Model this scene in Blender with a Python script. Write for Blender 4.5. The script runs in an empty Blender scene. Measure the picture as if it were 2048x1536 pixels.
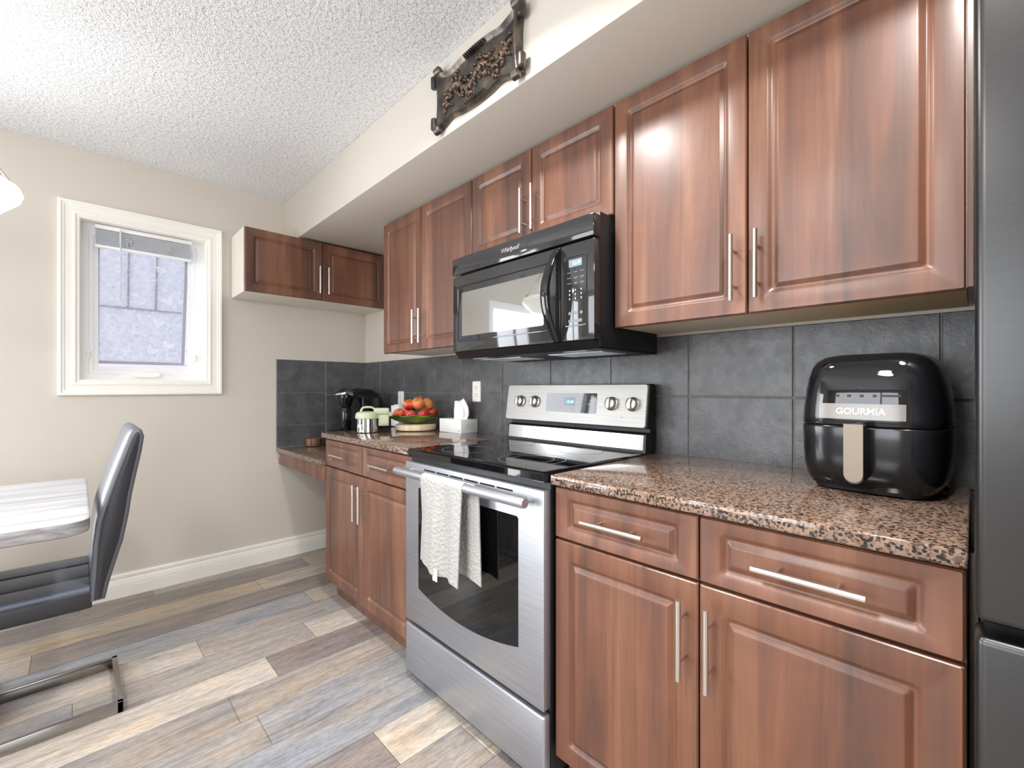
import bpy, bmesh, math, random
from mathutils import Vector, Matrix
R = math.radians
PI = math.pi
random.seed(7)
SC = bpy.context.scene
COL = SC.collection

# ------------------------------------------------------------------ camera, world, lights, exposure
CAMX, CAMY, CAMZ = -1.6015, -3.2976, 1.1614
cam = bpy.data.cameras.new('camera')
cam.sensor_width = 36.0
cam.lens = 894.81 / 2048 * 36.0
cam.shift_y = 7.63 / 2048
cam.clip_start = 0.02
camo = bpy.data.objects.new('camera', cam)
COL.objects.link(camo)
camo.location = (CAMX, CAMY, CAMZ)
camo.rotation_euler = (R(90), 0, R(-44.037))
SC.camera = camo

SC.view_settings.view_transform = 'Standard'
SC.view_settings.look = 'None'
SC.view_settings.gamma = 1
SC.view_settings.use_curve_mapping = False
SC.view_settings.exposure = 0.0
SC.cycles.use_denoising = True
SC.cycles.max_bounces = 14
SC.cycles.diffuse_bounces = 8
SC.cycles.glossy_bounces = 6
SC.cycles.sample_clamp_indirect = 6.0
SC.cycles.caustics_reflective = False
SC.cycles.caustics_refractive = False

world = bpy.data.worlds.new('sky')
SC.world = world
world.use_nodes = True
wn = world.node_tree.nodes
wn['Background'].inputs[0].default_value = (0.94, 0.96, 1.0, 1)
wn['Background'].inputs[1].default_value = 2.3


def light(name, kind, loc, power, color, size=None, size_y=None, aim=None, radius=None, spread=None, shape='RECTANGLE'):
    l = bpy.data.lights.new(name, kind)
    l.energy = power
    l.color = color
    if kind == 'AREA':
        l.shape = shape
        l.size = size
        if shape == 'RECTANGLE':
            l.size_y = size_y
        if spread:
            l.spread = spread
    if radius is not None:
        l.shadow_soft_size = radius
    o = bpy.data.objects.new(name, l)
    o.location = loc
    if aim is not None:
        o.rotation_euler = Vector(aim).to_track_quat('-Z', 'Y').to_euler()
    COL.objects.link(o)
    return o


DAY = (0.90, 0.95, 1.0)
# daylight through the glazed door beside the table, plus added left and rear fill
light('daylight_door', 'AREA', (-3.01, 0.10, 1.06), 112, DAY, 1.70, 1.84, (0, -1, 0), spread=R(150))
light('fill_left', 'AREA', (-5.05, -1.75, 1.35), 62, DAY, 2.20, 1.70, (1, 0, 0), spread=R(160))
light('fill_rear', 'AREA', (-2.60, -7.05, 1.35), 62, DAY, 2.60, 1.70, (0, 1, 0), spread=R(160))


# ------------------------------------------------------------------ materials
def lin(c):
    c = c / 255.0
    return c / 12.92 if c <= 0.04045 else ((c + 0.055) / 1.055) ** 2.4


def S(r, g, b):
    return (lin(r), lin(g), lin(b), 1.0)


class NT:
    """small node-tree writer"""
    def __init__(self, name):
        self.m = bpy.data.materials.new(name)
        self.m.use_nodes = True
        self.t = self.m.node_tree
        self.b = self.t.nodes['Principled BSDF']
        self.out = self.t.nodes['Material Output']

    def n(self, typ, **kw):
        nd = self.t.nodes.new(typ)
        for k, v in kw.items():
            if hasattr(nd, k) and not k.startswith('i_'):
                setattr(nd, k, v)
        return nd

    def l(self, a, b):
        self.t.links.new(a, b)

    def coords(self, scale=(1, 1, 1), rand=False):
        tc = self.n('ShaderNodeTexCoord')
        mp = self.n('ShaderNodeMapping')
        mp.inputs['Scale'].default_value = scale
        if rand:
            oi = self.n('ShaderNodeObjectInfo')
            va = self.n('ShaderNodeVectorMath', operation='MULTIPLY_ADD')
            cb = self.n('ShaderNodeCombineXYZ')
            self.l(oi.outputs['Random'], cb.inputs[0])
            self.l(oi.outputs['Random'], cb.inputs[2])
            va.inputs[1].default_value = (17.3, 0, 9.1)
            self.l(cb.outputs[0], va.inputs[0])
            self.l(tc.outputs['Object'], va.inputs[2])
            self.l(va.outputs[0], mp.inputs['Vector'])
        else:
            self.l(tc.outputs['Object'], mp.inputs['Vector'])
        return mp.outputs[0]

    def noise(self, vec, scale, detail=4, rough=0.55, dist=0.0):
        nd = self.n('ShaderNodeTexNoise')
        nd.inputs['Scale'].default_value = scale
        nd.inputs['Detail'].default_value = detail
        nd.inputs['Roughness'].default_value = rough
        nd.inputs['Distortion'].default_value = dist
        self.l(vec, nd.inputs['Vector'])
        return nd.outputs['Fac']

    def ramp(self, fac, stops, interp='LINEAR'):
        nd = self.n('ShaderNodeValToRGB')
        cr = nd.color_ramp
        cr.interpolation = interp
        while len(cr.elements) < len(stops):
            cr.elements.new(0.5)
        for e, (p, c) in zip(cr.elements, stops):
            e.position = p
            e.color = c
        self.l(fac, nd.inputs['Fac'])
        return nd.outputs['Color']

    def mix(self, fac, a, b, blend='MIX'):
        nd = self.n('ShaderNodeMix', data_type='RGBA', blend_type=blend)
        for s, v in ((nd.inputs[0], fac), (nd.inputs[6], a), (nd.inputs[7], b)):
            if isinstance(v, (int, float, tuple)):
                s.default_value = v
            else:
                self.l(v, s)
        return nd.outputs[2]

    def bump(self, h, strength, dist):
        nd = self.n('ShaderNodeBump')
        nd.inputs['Strength'].default_value = strength
        nd.inputs['Distance'].default_value = dist
        self.l(h, nd.inputs['Height'])
        self.l(nd.outputs[0], self.b.inputs['Normal'])

    def set(self, **kw):
        for k, v in kw.items():
            s = self.b.inputs[k.replace('_', ' ')]
            if isinstance(v, (int, float, tuple)):
                s.default_value = v
            else:
                self.l(v, s)
        return self


def plain(name, col, rough=0.5, metal=0.0, spec=0.5, coat=0.0, bump=None, emit=None, vary=0.0):
    t = NT(name)
    t.set(Base_Color=col, Roughness=rough, Metallic=metal, Specular_IOR_Level=spec, Coat_Weight=coat)
    v = t.coords()
    if vary:
        f = t.noise(v, 9, 4)
        d = tuple(c * (1 - vary) for c in col[:3]) + (1,)
        u = tuple(min(1, c * (1 + vary)) for c in col[:3]) + (1,)
        t.set(Base_Color=t.ramp(f, [(0.3, d), (0.7, u)]))
    if bump:
        t.bump(t.noise(v, bump[0], 3), bump[1], bump[2])
    if emit:
        t.set(Emission_Color=emit[0], Emission_Strength=emit[1])
    return t.m


def wood(name, dark, mid, light_, rough=0.55):
    t = NT(name)
    v1 = t.coords((7, 7, 0.55), rand=True)
    v2 = t.coords((160, 160, 3.0), rand=True)
    v3 = t.coords((26, 26, 0.9), rand=True)
    a = t.noise(v1, 1.6, 5, 0.55, 0.7)
    c = t.ramp(a, [(0.30, dark), (0.50, mid), (0.72, light_)])
    s = t.noise(v2, 1.0, 3, 0.6)
    s = t.ramp(s, [(0.30, (0.88, 0.87, 0.86, 1)), (0.7, (1.05, 1.05, 1.05, 1))])
    c = t.mix(1.0, c, s, 'MULTIPLY')
    s3 = t.noise(v3, 1.0, 4, 0.6, 0.6)
    s3 = t.ramp(s3, [(0.30, (0.66, 0.63, 0.60, 1)), (0.48, (1, 1, 1, 1)), (0.8, (1.08, 1.06, 1.05, 1))])
    c = t.mix(0.8, c, s3, 'MULTIPLY')
    vb = t.coords((5, 5, 22), rand=True)
    sb = t.noise(vb, 1.0, 3, 0.5)
    sb = t.ramp(sb, [(0.35, (0.96, 0.96, 0.96, 1)), (0.65, (1.03, 1.03, 1.03, 1))])
    c = t.mix(1.0, c, sb, 'MULTIPLY')
    t.set(Base_Color=c, Roughness=rough, Specular_IOR_Level=0.6, Coat_Weight=0.65, Coat_Roughness=0.27)
    return t.m


M = {}
M['wood'] = wood('walnut_foil', S(76, 44, 28), S(112, 66, 42), S(138, 92, 64))
M['wood_dark'] = wood('walnut_kick', S(84, 54, 44), S(112, 74, 58), S(130, 90, 72), 0.5)
M['melamine'] = plain('white_melamine', S(226, 220, 208), 0.45, vary=0.03)
M['wall'] = plain('beige_paint', S(206, 199, 188), 0.62, spec=0.25, bump=(160, 0.06, 0.003))
M['trim'] = plain('cream_trim_paint', S(240, 237, 229), 0.4, spec=0.4)
M['vinyl'] = plain('white_vinyl', S(238, 239, 240), 0.35)
M['plate'] = plain('white_plate', S(236, 233, 226), 0.35)
M['slot'] = plain('outlet_slot', S(60, 58, 55), 0.6)
M['ceil_w'] = plain('white_card', S(238, 238, 236), 0.6)

t = NT('popcorn_ceiling')
v = t.coords()
f1 = t.noise(v, 75, 3, 0.6)
f2 = t.noise(v, 190, 2, 0.6)
fm = t.mix(0.4, f1, f2)
t.set(Base_Color=t.ramp(fm, [(0.34, S(196, 196, 197)), (0.50, S(238, 238, 239)), (0.7, S(246, 246, 247))]), Roughness=0.9, Specular_IOR_Level=0.1)
t.bump(fm, 1.0, 0.012)
M['ceiling'] = t.m

t = NT('slate_tile')
v = t.coords(rand=True)
a = t.noise(v, 7, 8, 0.68, 0.5)
c = t.ramp(a, [(0.28, S(62, 63, 65)), (0.5, S(84, 85, 87)), (0.75, S(110, 110, 111))])
t.set(Base_Color=c, Roughness=t.ramp(t.noise(v, 30, 5), [(0.3, (0.20,) * 3 + (1,)), (0.7, (0.36,) * 3 + (1,))]), Specular_IOR_Level=0.5)
t.bump(t.noise(v, 42, 7, 0.7), 0.22, 0.006)
M['tile'] = t.m
M['grout'] = plain('grey_grout', S(120, 118, 112), 0.8)

t = NT('brown_granite')
v = t.coords()
vo = t.n('ShaderNodeTexVoronoi'); vo.inputs['Scale'].default_value = 230
t.l(v, vo.inputs['Vector'])
sep = t.n('ShaderNodeSeparateColor'); t.l(vo.outputs['Color'], sep.inputs[0])
n1 = t.noise(v, 110, 5, 0.7)
mx = t.mix(0.45, sep.outputs[0], n1)
c = t.ramp(mx, [(0.0, S(28, 26, 26)), (0.33, S(50, 44, 41)), (0.41, S(104, 83, 70)), (0.52, S(142, 112, 94)), (0.62, S(158, 130, 109)), (0.74, S(126, 112, 103))], 'LINEAR')
t.set(Base_Color=c, Roughness=0.09, Specular_IOR_Level=0.55)
M['granite'] = t.m


def brushed(name, col, rough=0.27, axis=0, metal=1.0, amount=0.12):
    t = NT(name)
    sc = [260, 260, 260]
    sc[axis] = 4
    v = t.coords(tuple(sc))
    f = t.noise(v, 1.0, 3, 0.6)
    d = tuple(c * (1 - amount) for c in col[:3]) + (1,)
    u = tuple(min(1, c * (1 + amount)) for c in col[:3]) + (1,)
    t.set(Base_Color=t.ramp(f, [(0.3, d), (0.7, u)]), Metallic=metal, Roughness=rough)
    t.bump(f, 0.06, 0.001)
    return t.m


M['steel'] = brushed('brushed_stainless', S(182, 185, 192), 0.40, 0, 0.85)
M['steel_panel'] = brushed('panel_stainless', S(160, 158, 154), 0.42, 0, 0.9)
M['steel_dark'] = brushed('dark_stainless', S(72, 72, 72), 0.32, 0, 0.92, 0.04)
M['nickel'] = plain('brushed_nickel', S(214, 208, 200), 0.26, 1.0)
M['chrome'] = plain('polished_chrome', S(158, 156, 154), 0.18, 1.0)
M['steel_shine'] = plain('polished_steel', S(190, 190, 190), 0.16, 1.0)
M['black_gloss'] = plain('gloss_black', S(20, 20, 22), 0.06, 0, 0.6)
M['black_glass'] = plain('black_glass', S(10, 10, 12), 0.03, 0, 0.6)
M['black_mirror'] = plain('mirrored_black_glass', S(184, 186, 186), 0.03, 0.97, 0.8)
M['mw_gloss'] = plain('gloss_black_enamel', S(46, 46, 47), 0.05, 0.25, 0.8)
M['black_matte'] = plain('matte_black', S(24, 24, 25), 0.45)
M['black_plastic'] = plain('black_plastic', S(19, 20, 23), 0.16, 0, 0.5)
M['charcoal'] = plain('charcoal_gap', S(16, 16, 17), 0.7)
M['ring'] = plain('grey_print', S(110, 112, 116), 0.3)
M['print'] = plain('white_print', S(205, 208, 212), 0.5)
M['lcd_mw'] = plain('grey_lcd', S(120, 126, 134), 0.2, emit=(S(130, 150, 170), 0.12))
M['lcd_dark'] = plain('dark_lcd', S(26, 40, 62), 0.15, emit=(S(50, 110, 190), 0.25))
M['digit'] = plain('lit_digit', S(150, 235, 255), 0.4, emit=(S(140, 230, 255), 2.2))
M['badge'] = plain('satin_badge', S(122, 118, 114), 0.36, 1.0)
M['champagne'] = plain('champagne_metal', S(140, 129, 116), 0.5, 0.6)
M['leather'] = plain('sheen_grey_leather', S(98, 100, 106), 0.36, 0, 0.5, bump=(140, 0.12, 0.002))  # chair back: lighter grey carries the window sheen as colour
M['leather_dark'] = plain('charcoal_shade_leather', S(44, 44, 48), 0.42, 0, 0.45, bump=(140, 0.15, 0.002))
M['leather_blue'] = plain('blue_grey_leather', S(104, 112, 128), 0.36, 0, 0.45, bump=(140, 0.12, 0.002))
M['sage'] = plain('sage_plastic', S(186, 196, 164), 0.4, vary=0.03)
M['sage_window'] = plain('beige_plastic', S(196, 190, 168), 0.4)
M['paper'] = plain('tissue_paper', S(244, 243, 240), 0.8, spec=0.1)
M['box_white'] = plain('white_carton', S(232, 232, 230), 0.5)
M['box_print'] = plain('grey_carton_print', S(190, 190, 188), 0.5)
M['birch'] = None
M['cord'] = plain('black_cord', S(18, 18, 18), 0.5)
M['blind'] = plain('white_blind', S(240, 240, 240), 0.4)
M['slat'] = plain('grey_blind_slat', S(208, 210, 214), 0.35)
M['clear'] = plain('clear_plastic', S(205, 208, 212), 0.15)
M['grey_vinyl'] = plain('grey_sash', S(196, 194, 202), 0.5)
M['hinge'] = plain('white_plastic_clip', S(240, 238, 230), 0.3)

t = NT('pale_round_wood')
v = t.coords((30, 30, 3))
c = t.ramp(t.noise(v, 1.3, 5), [(0.3, S(202, 172, 132)), (0.5, S(226, 204, 172)), (0.7, S(236, 222, 198))])
t.set(Base_Color=c, Roughness=0.5)
M['birch'] = t.m

t = NT('tan_coaster')
v = t.coords((4, 4, 60))
t.set(Base_Color=t.ramp(t.noise(v, 1.5, 4), [(0.3, S(96, 66, 50)), (0.7, S(160, 116, 88))]), Roughness=0.5)
M['tan'] = t.m

t = NT('pewter_bronze')
v = t.coords()
c = t.ramp(t.noise(v, 16, 5), [(0.3, S(62, 60, 58)), (0.52, S(98, 92, 86)), (0.72, S(140, 122, 104))])
t.set(Base_Color=c, Metallic=0.75, Roughness=0.36)
t.bump(t.noise(v, 70, 4), 0.25, 0.004)
M['pewter'] = t.m
t = NT('copper_bronze')
v = t.coords()
c = t.ramp(t.noise(v, 22, 5), [(0.3, S(66, 56, 50)), (0.52, S(104, 90, 78)), (0.75, S(158, 128, 106))])
t.set(Base_Color=c, Metallic=0.75, Roughness=0.38)
t.bump(t.noise(v, 110, 4), 0.3, 0.004)
M['bronze'] = t.m

t = NT('vinyl_planks')
at = t.n('ShaderNodeVertexColor'); at.layer_name = 'tone'
v1 = t.coords((1.6, 11, 1))
v2 = t.coords((5, 120, 1))
v3 = t.coords((2.2, 6, 1))
g1 = t.ramp(t.noise(v1, 2.2, 6, 0.68, 0.6), [(0.27, (0.58, 0.57, 0.58, 1)), (0.48, (1, 1, 1, 1)), (0.72, (1.32, 1.30, 1.27, 1))])
g2 = t.ramp(t.noise(v2, 1.0, 5, 0.7), [(0.3, (0.80, 0.79, 0.78, 1)), (0.65, (1.12, 1.12, 1.12, 1))])
g3 = t.ramp(t.noise(v3, 1.4, 4), [(0.34, (0.93, 0.97, 1.05, 1)), (0.52, (1, 1, 1, 1)), (0.72, (1.10, 0.97, 0.84, 1))])
c = t.mix(1.0, at.outputs['Color'], g1, 'MULTIPLY')
c = t.mix(1.0, c, g2, 'MULTIPLY')
c = t.mix(1.0, c, g3, 'MULTIPLY')
vs = t.coords((34, 90, 1))
gs = t.ramp(t.noise(vs, 1.0, 4, 0.65), [(0.34, (0.80, 0.80, 0.81, 1)), (0.62, (1.08, 1.08, 1.08, 1))])
c = t.mix(1.0, c, gs, 'MULTIPLY')
c = t.mix(1.0, c, (1.16, 1.17, 1.19, 1), 'MULTIPLY')
t.set(Base_Color=c, Roughness=0.33, Specular_IOR_Level=0.5)
t.bump(t.noise(v2, 1.0, 5, 0.7), 0.10, 0.003)
M['planks'] = t.m
M['seam'] = plain('plank_seam', S(62, 56, 52), 0.8)

t = NT('white_marbled_laminate')
v = t.coords((0.9, 9, 1))
a = t.noise(v, 2.0, 6, 0.6, 1.2)
c = t.ramp(a, [(0.32, S(150, 150, 156)), (0.42, S(180, 180, 185)), (0.54, S(202, 202, 205)), (1, S(206, 206, 209))])
t.set(Base_Color=c, Roughness=0.3)
M['marble'] = t.m

t = NT('shaded_marble_edge')  # table-top marble again, darkened to paint the shade on the edge
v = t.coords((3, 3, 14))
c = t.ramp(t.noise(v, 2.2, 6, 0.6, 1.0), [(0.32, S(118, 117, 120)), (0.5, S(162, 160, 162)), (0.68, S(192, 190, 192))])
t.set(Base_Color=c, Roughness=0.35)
M['marble_shade'] = t.m
t = NT('amber_melamine')  # pale melamine turning amber towards one end
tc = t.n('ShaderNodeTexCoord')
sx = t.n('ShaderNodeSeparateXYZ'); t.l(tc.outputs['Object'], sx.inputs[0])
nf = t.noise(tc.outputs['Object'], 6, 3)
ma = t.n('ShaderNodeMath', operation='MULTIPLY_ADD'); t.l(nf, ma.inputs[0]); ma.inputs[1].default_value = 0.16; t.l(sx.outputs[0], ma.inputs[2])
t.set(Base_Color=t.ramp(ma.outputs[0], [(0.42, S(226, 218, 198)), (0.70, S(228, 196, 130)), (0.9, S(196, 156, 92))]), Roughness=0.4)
M['amber'] = t.m

t = NT('terry_towel')
v = t.coords((95, 95, 95))
w1 = t.n('ShaderNodeTexVoronoi'); w1.inputs['Scale'].default_value = 1.0
t.l(v, w1.inputs['Vector'])
t.set(Base_Color=S(174, 173, 170), Roughness=0.95, Specular_IOR_Level=0.1)
t.bump(w1.outputs['Distance'], 0.5, 0.006)
M['towel'] = t.m

t = NT('red_apple')
at = t.n('ShaderNodeObjectInfo')
v = t.coords((14, 14, 5), rand=True)
a = t.noise(v, 1.2, 5, 0.6, 0.4)
vz = t.n('ShaderNodeTexCoord')
sx = t.n('ShaderNodeSeparateXYZ'); t.l(vz.outputs['Object'], sx.inputs[0])
ma = t.n('ShaderNodeMath', operation='MULTIPLY_ADD'); t.l(sx.outputs[2], ma.inputs[0]); ma.inputs[1].default_value = 7.0; t.l(a, ma.inputs[2])
c = t.ramp(ma.outputs[0], [(0.30, S(140, 12, 26)), (0.48, S(184, 36, 38)), (0.66, S(206, 96, 60)), (0.86, S(222, 176, 92))])
t.set(Base_Color=c, Roughness=0.28)
M['apple_red'] = t.m
t = NT('golden_apple')
v = t.coords((14, 14, 5), rand=True)
a = t.noise(v, 1.2, 5, 0.6, 0.4)
t.set(Base_Color=t.ramp(a, [(0.3, S(206, 92, 60)), (0.48, S(226, 148, 84)), (0.7, S(230, 180, 92))]), Roughness=0.3)
M['apple_gold'] = t.m
M['stem'] = plain('apple_stem', S(84, 58, 34), 0.7)
t = NT('leaf_glaze')
v = t.coords((6, 14, 6))
t.set(Base_Color=t.ramp(t.noise(v, 2, 4), [(0.3, S(34, 62, 18)), (0.55, S(76, 112, 26)), (0.75, S(150, 150, 56))]), Roughness=0.15)
M['leaf'] = t.m

t = NT('lamp_glass')
t.set(Base_Color=S(250, 250, 246), Roughness=0.25, Emission_Color=S(255, 252, 244), Emission_Strength=0.9)
M['lamp'] = t.m
M['lamp_rim'] = plain('satin_nickel_band', S(150, 150, 148), 0.35, 1.0)

# film-covered glass: lets daylight and the view through, milky from the film
t = NT('patterned_privacy_glass')
v = t.coords()
a = t.noise(v, 55, 5, 0.7)
tr = t.n('ShaderNodeBsdfTransparent'); tr.inputs[0].default_value = (0.95, 0.96, 1.0, 1)
tl = t.n('ShaderNodeBsdfTranslucent')
t.l(t.ramp(a, [(0.3, S(196, 201, 208)), (0.7, S(234, 236, 240))]), tl.inputs[0])
gl = t.n('ShaderNodeBsdfGlossy'); gl.inputs['Roughness'].default_value = 0.12
m1 = t.n('ShaderNodeMixShader'); m1.inputs[0].default_value = 0.62
t.l(tr.outputs[0], m1.inputs[1]); t.l(tl.outputs[0], m1.inputs[2])
m2 = t.n('ShaderNodeMixShader'); m2.inputs[0].default_value = 0.06
t.l(m1.outputs[0], m2.inputs[1]); t.l(gl.outputs[0], m2.inputs[2])
t.l(m2.outputs[0], t.out.inputs[0])
M['film'] = t.m
t = NT('etched_film_motif')
tl = t.n('ShaderNodeBsdfTranslucent'); tl.inputs[0].default_value = S(250, 252, 255)
df = t.n('ShaderNodeBsdfDiffuse'); df.inputs[0].default_value = S(248, 250, 255)
m1 = t.n('ShaderNodeMixShader'); m1.inputs[0].default_value = 0.9
t.l(tl.outputs[0], m1.inputs[1]); t.l(df.outputs[0], m1.inputs[2])
t.l(m1.outputs[0], t.out.inputs[0])
M['motif'] = t.m
t = NT('clear_pane')
tr = t.n('ShaderNodeBsdfTransparent')
gl = t.n('ShaderNodeBsdfGlossy'); gl.inputs['Roughness'].default_value = 0.02
m1 = t.n('ShaderNodeMixShader'); m1.inputs[0].default_value = 0.06
t.l(tr.outputs[0], m1.inputs[1]); t.l(gl.outputs[0], m1.inputs[2])
t.l(m1.outputs[0], t.out.inputs[0])
M['pane'] = t.m
M['siding'] = plain('mauve_siding', S(186, 182, 190), 0.8)


# ------------------------------------------------------------------ mesh helpers
def ob(name, bm, mat, parent=None, sharp=35, recalc=True):
    if recalc:
        bmesh.ops.recalc_face_normals(bm, faces=bm.faces)
    me = bpy.data.meshes.new(name)
    bm.to_mesh(me)
    bm.free()
    for m in (mat if isinstance(mat, (list, tuple)) else [mat]):
        me.materials.append(M[m] if isinstance(m, str) else m)
    me.polygons.foreach_set('use_smooth', [True] * len(me.polygons))
    me.set_sharp_from_angle(angle=R(sharp))
    o = bpy.data.objects.new(name, me)
    COL.objects.link(o)
    if parent is not None:
        o.parent = parent
    return o


def thing(name, label, cat, loc=(0, 0, 0), rotz=0.0, group=None):
    o = bpy.data.objects.new(name, None)
    o.empty_display_size = 0.05
    COL.objects.link(o)
    o.location = loc
    o.rotation_euler = (0, 0, rotz)
    return tag(o, label, cat, group)


def tag(o, label, cat, group=None):
    o['label'] = label
    o['category'] = cat
    if group:
        o['group'] = group
    return o


def struct(name, bm, mat, **kw):
    o = ob(name, bm, mat, **kw)
    o['kind'] = 'structure'
    return o


def copy_tree(o, parent=None):
    c = o.copy()
    COL.objects.link(c)
    if parent is not None:
        c.parent = parent
    for ch in list(o.children):
        copy_tree(ch, c)
    return c


def B():
    return bmesh.new()


def box(bm, x0, x1, y0, y1, z0, z1, bev=0.0, seg=2, mi=0):
    vs = [bm.verts.new(p) for p in ((x0, y0, z0), (x1, y0, z0), (x1, y1, z0), (x0, y1, z0), (x0, y0, z1), (x1, y0, z1), (x1, y1, z1), (x0, y1, z1))]
    fs = [bm.faces.new([vs[i] for i in q]) for q in ((0, 3, 2, 1), (4, 5, 6, 7), (0, 1, 5, 4), (1, 2, 6, 5), (2, 3, 7, 6), (3, 0, 4, 7))]
    for f in fs:
        f.material_index = mi
    if bev > 0:
        es = list({e for f in fs for e in f.edges})
        r = bmesh.ops.bevel(bm, geom=es, offset=bev, segments=seg, profile=0.5, affect='EDGES')
        for f in r['faces']:
            f.material_index = mi
    return bm


def loft(bm, rings, cap0=True, cap1=True, closed=True, mi=0):
    vr = [[bm.verts.new(p) for p in r] for r in rings]
    n = len(vr[0])
    for a, b in zip(vr, vr[1:]):
        for i in range(n if closed else n - 1):
            j = (i + 1) % n
            try:
                f = bm.faces.new((a[i], a[j], b[j], b[i]))
                f.material_index = mi
            except ValueError:
                pass
    for c, r in ((cap0, vr[0]), (cap1, vr[-1])):
        if c:
            f = bm.faces.new(r)
            f.material_index = mi
    return vr


def rrect(w, h, r, n=4, cx=0.0, cy=0.0):
    pts = []
    r = max(1e-5, min(r, w / 2 - 1e-5, h / 2 - 1e-5))
    for k, (sx, sy) in enumerate(((1, -1), (1, 1), (-1, 1), (-1, -1))):
        ox, oy = cx + sx * (w / 2 - r), cy + sy * (h / 2 - r)
        a0 = -PI / 2 + k * PI / 2
        for i in range(n + 1):
            a = a0 + (PI / 2) * i / n
            pts.append((ox + r * math.cos(a), oy + r * math.sin(a)))
    return pts


def superell(a, b, n, k=40):
    pts = []
    for i in range(k):
        th = 2 * PI * i / k
        c, s = math.cos(th), math.sin(th)
        pts.append((a * math.copysign(abs(c) ** (2 / n), c), b * math.copysign(abs(s) ** (2 / n), s)))
    return pts


def lathe(bm, prof, seg=32, c=(0, 0, 0), cap0=True, cap1=True, mi=0, sx=1.0, sy=1.0):
    rings = []
    for r, z in prof:
        rings.append([(c[0] + sx * r * math.cos(2 * PI * i / seg), c[1] + sy * r * math.sin(2 * PI * i / seg), c[2] + z) for i in range(seg)])
    return loft(bm, rings, cap0, cap1, mi=mi)


def tube(bm, path, r, seg=12, mi=0, caps=True):
    P = [Vector(p) for p in path]
    rings = []
    up = None
    for i, p in enumerate(P):
        d = (P[min(i + 1, len(P) - 1)] - P[max(i - 1, 0)]).normalized()
        if up is None:
            up = Vector((0, 0, 1)) if abs(d.z) < 0.9 else Vector((1, 0, 0))
        s = d.cross(up).normalized()
        up = s.cross(d).normalized()
        rr = r[i] if isinstance(r, (list, tuple)) else r
        rings.append([p + s * rr * math.cos(2 * PI * k / seg) + up * rr * math.sin(2 * PI * k / seg) for k in range(seg)])
    loft(bm, rings, caps, caps, mi=mi)
    return bm


def prism(bm, pts, axis, d0, d1, mi=0, bev=0.0):
    """outline pts (a,b) pushed along axis from d0 to d1. axis 'y': (x,z); 'x': (y,z); 'z': (x,y)"""
    def P(a, b, d):
        return {'y': (a, d, b), 'x': (d, a, b), 'z': (a, b, d)}[axis]
    if bev:
        cx = sum(p[0] for p in pts) / len(pts)
        cy = sum(p[1] for p in pts) / len(pts)
        ins = []
        n = len(pts)
        for i in range(n):
            p0, p1, p2 = Vector(pts[i - 1]), Vector(pts[i]), Vector(pts[(i + 1) % n])
            e1, e2 = (p1 - p0).normalized(), (p2 - p1).normalized()
            nn = Vector((-(e1.y + e2.y), e1.x + e2.x))
            if nn.length < 1e-6:
                nn = Vector((-e1.y, e1.x))
            nn.normalize()
            if nn.dot(Vector((cx, cy)) - p1) < 0 and n < 9:
                nn = -nn
            ins.append(tuple(p1 + nn * bev))
        sgn = 1 if d1 > d0 else -1
        rings = [[P(a, b, d0) for a, b in pts], [P(a, b, d1 - sgn * bev) for a, b in pts], [P(a, b, d1) for a, b in ins]]
    else:
        rings = [[P(a, b, d0) for a, b in pts], [P(a, b, d1) for a, b in pts]]
    loft(bm, rings, mi=mi)
    return bm


def text(name, s, size, mat, parent, x, y, z, shear=0.0, ext=0.0006, align='CENTER', facing='-y', bold=0.0):
    cu = bpy.data.curves.new(name, 'FONT')
    cu.body = s
    cu.size = size
    cu.shear = shear
    cu.extrude = ext
    cu.offset = bold
    cu.resolution_u = 3
    cu.align_x = align
    cu.align_y = 'CENTER'
    o = bpy.data.objects.new(name, cu)
    COL.objects.link(o)
    me = bpy.data.meshes.new_from_object(o)
    COL.objects.unlink(o)
    bpy.data.objects.remove(o)
    me.materials.clear()
    me.materials.append(M[mat])
    me.transform(Matrix.Translation((x, y, z)) @ Matrix.Rotation(PI / 2, 4, 'X'))
    o = bpy.data.objects.new(name, me)
    COL.objects.link(o)
    o.parent = parent
    return o


RW = R(-90)   # things on the cabinet wall: local x runs along the wall to the right, local -y faces the room

# ------------------------------------------------------------------ the room
CEIL = 2.426
SOFX, SOFZ = -0.592, 2.127
XL, YB = -5.0, -7.0

# floor: planks along x, each with its own tone
TONES = {'p': S(188, 178, 165), 't': S(168, 157, 145), 'g': S(156, 149, 142), 'm': S(138, 129, 125), 'b': S(148, 148, 149), 'd': S(130, 121, 115), 'y': S(168, 153, 132)}
ROWS = {
    -1: [(-9, 'd'), (-1.3, 'g')],
    0: [(-9, 'g'), (-1.9, 'd'), (-0.515, 'y')],
    1: [(-9, 'm'), (-2.0, 'y'), (-0.84, 't')],
    2: [(-9, 't'), (-1.75, 'd')],
    3: [(-9, 'g'), (-1.95, 'b'), (-0.686, 't')],
    4: [(-9, 'm'), (-2.1, 'p'), (-1.216, 'g')],
    5: [(-9, 'b'), (-1.62, 'g'), (-0.808, 'p')],
    6: [(-9, 'g'), (-2.2, 'p'), (-1.025, 'm')],
    7: [(-9, 't'), (-1.95, 'g'), (-1.2, 't')],
    8: [(-9, 'd'), (-2.1, 'g'), (-1.15, 'b')],
    9: [(-9, 'p'), (-1.75, 'b')],
    10: [(-9, 'g'), (-1.9, 'm'), (-0.89, 'p')],
    11: [(-9, 'p'), (-1.5, 'g'), (-0.66, 'p')],
}
bm = B()
cl = bm.loops.layers.float_color.new('tone')
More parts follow.
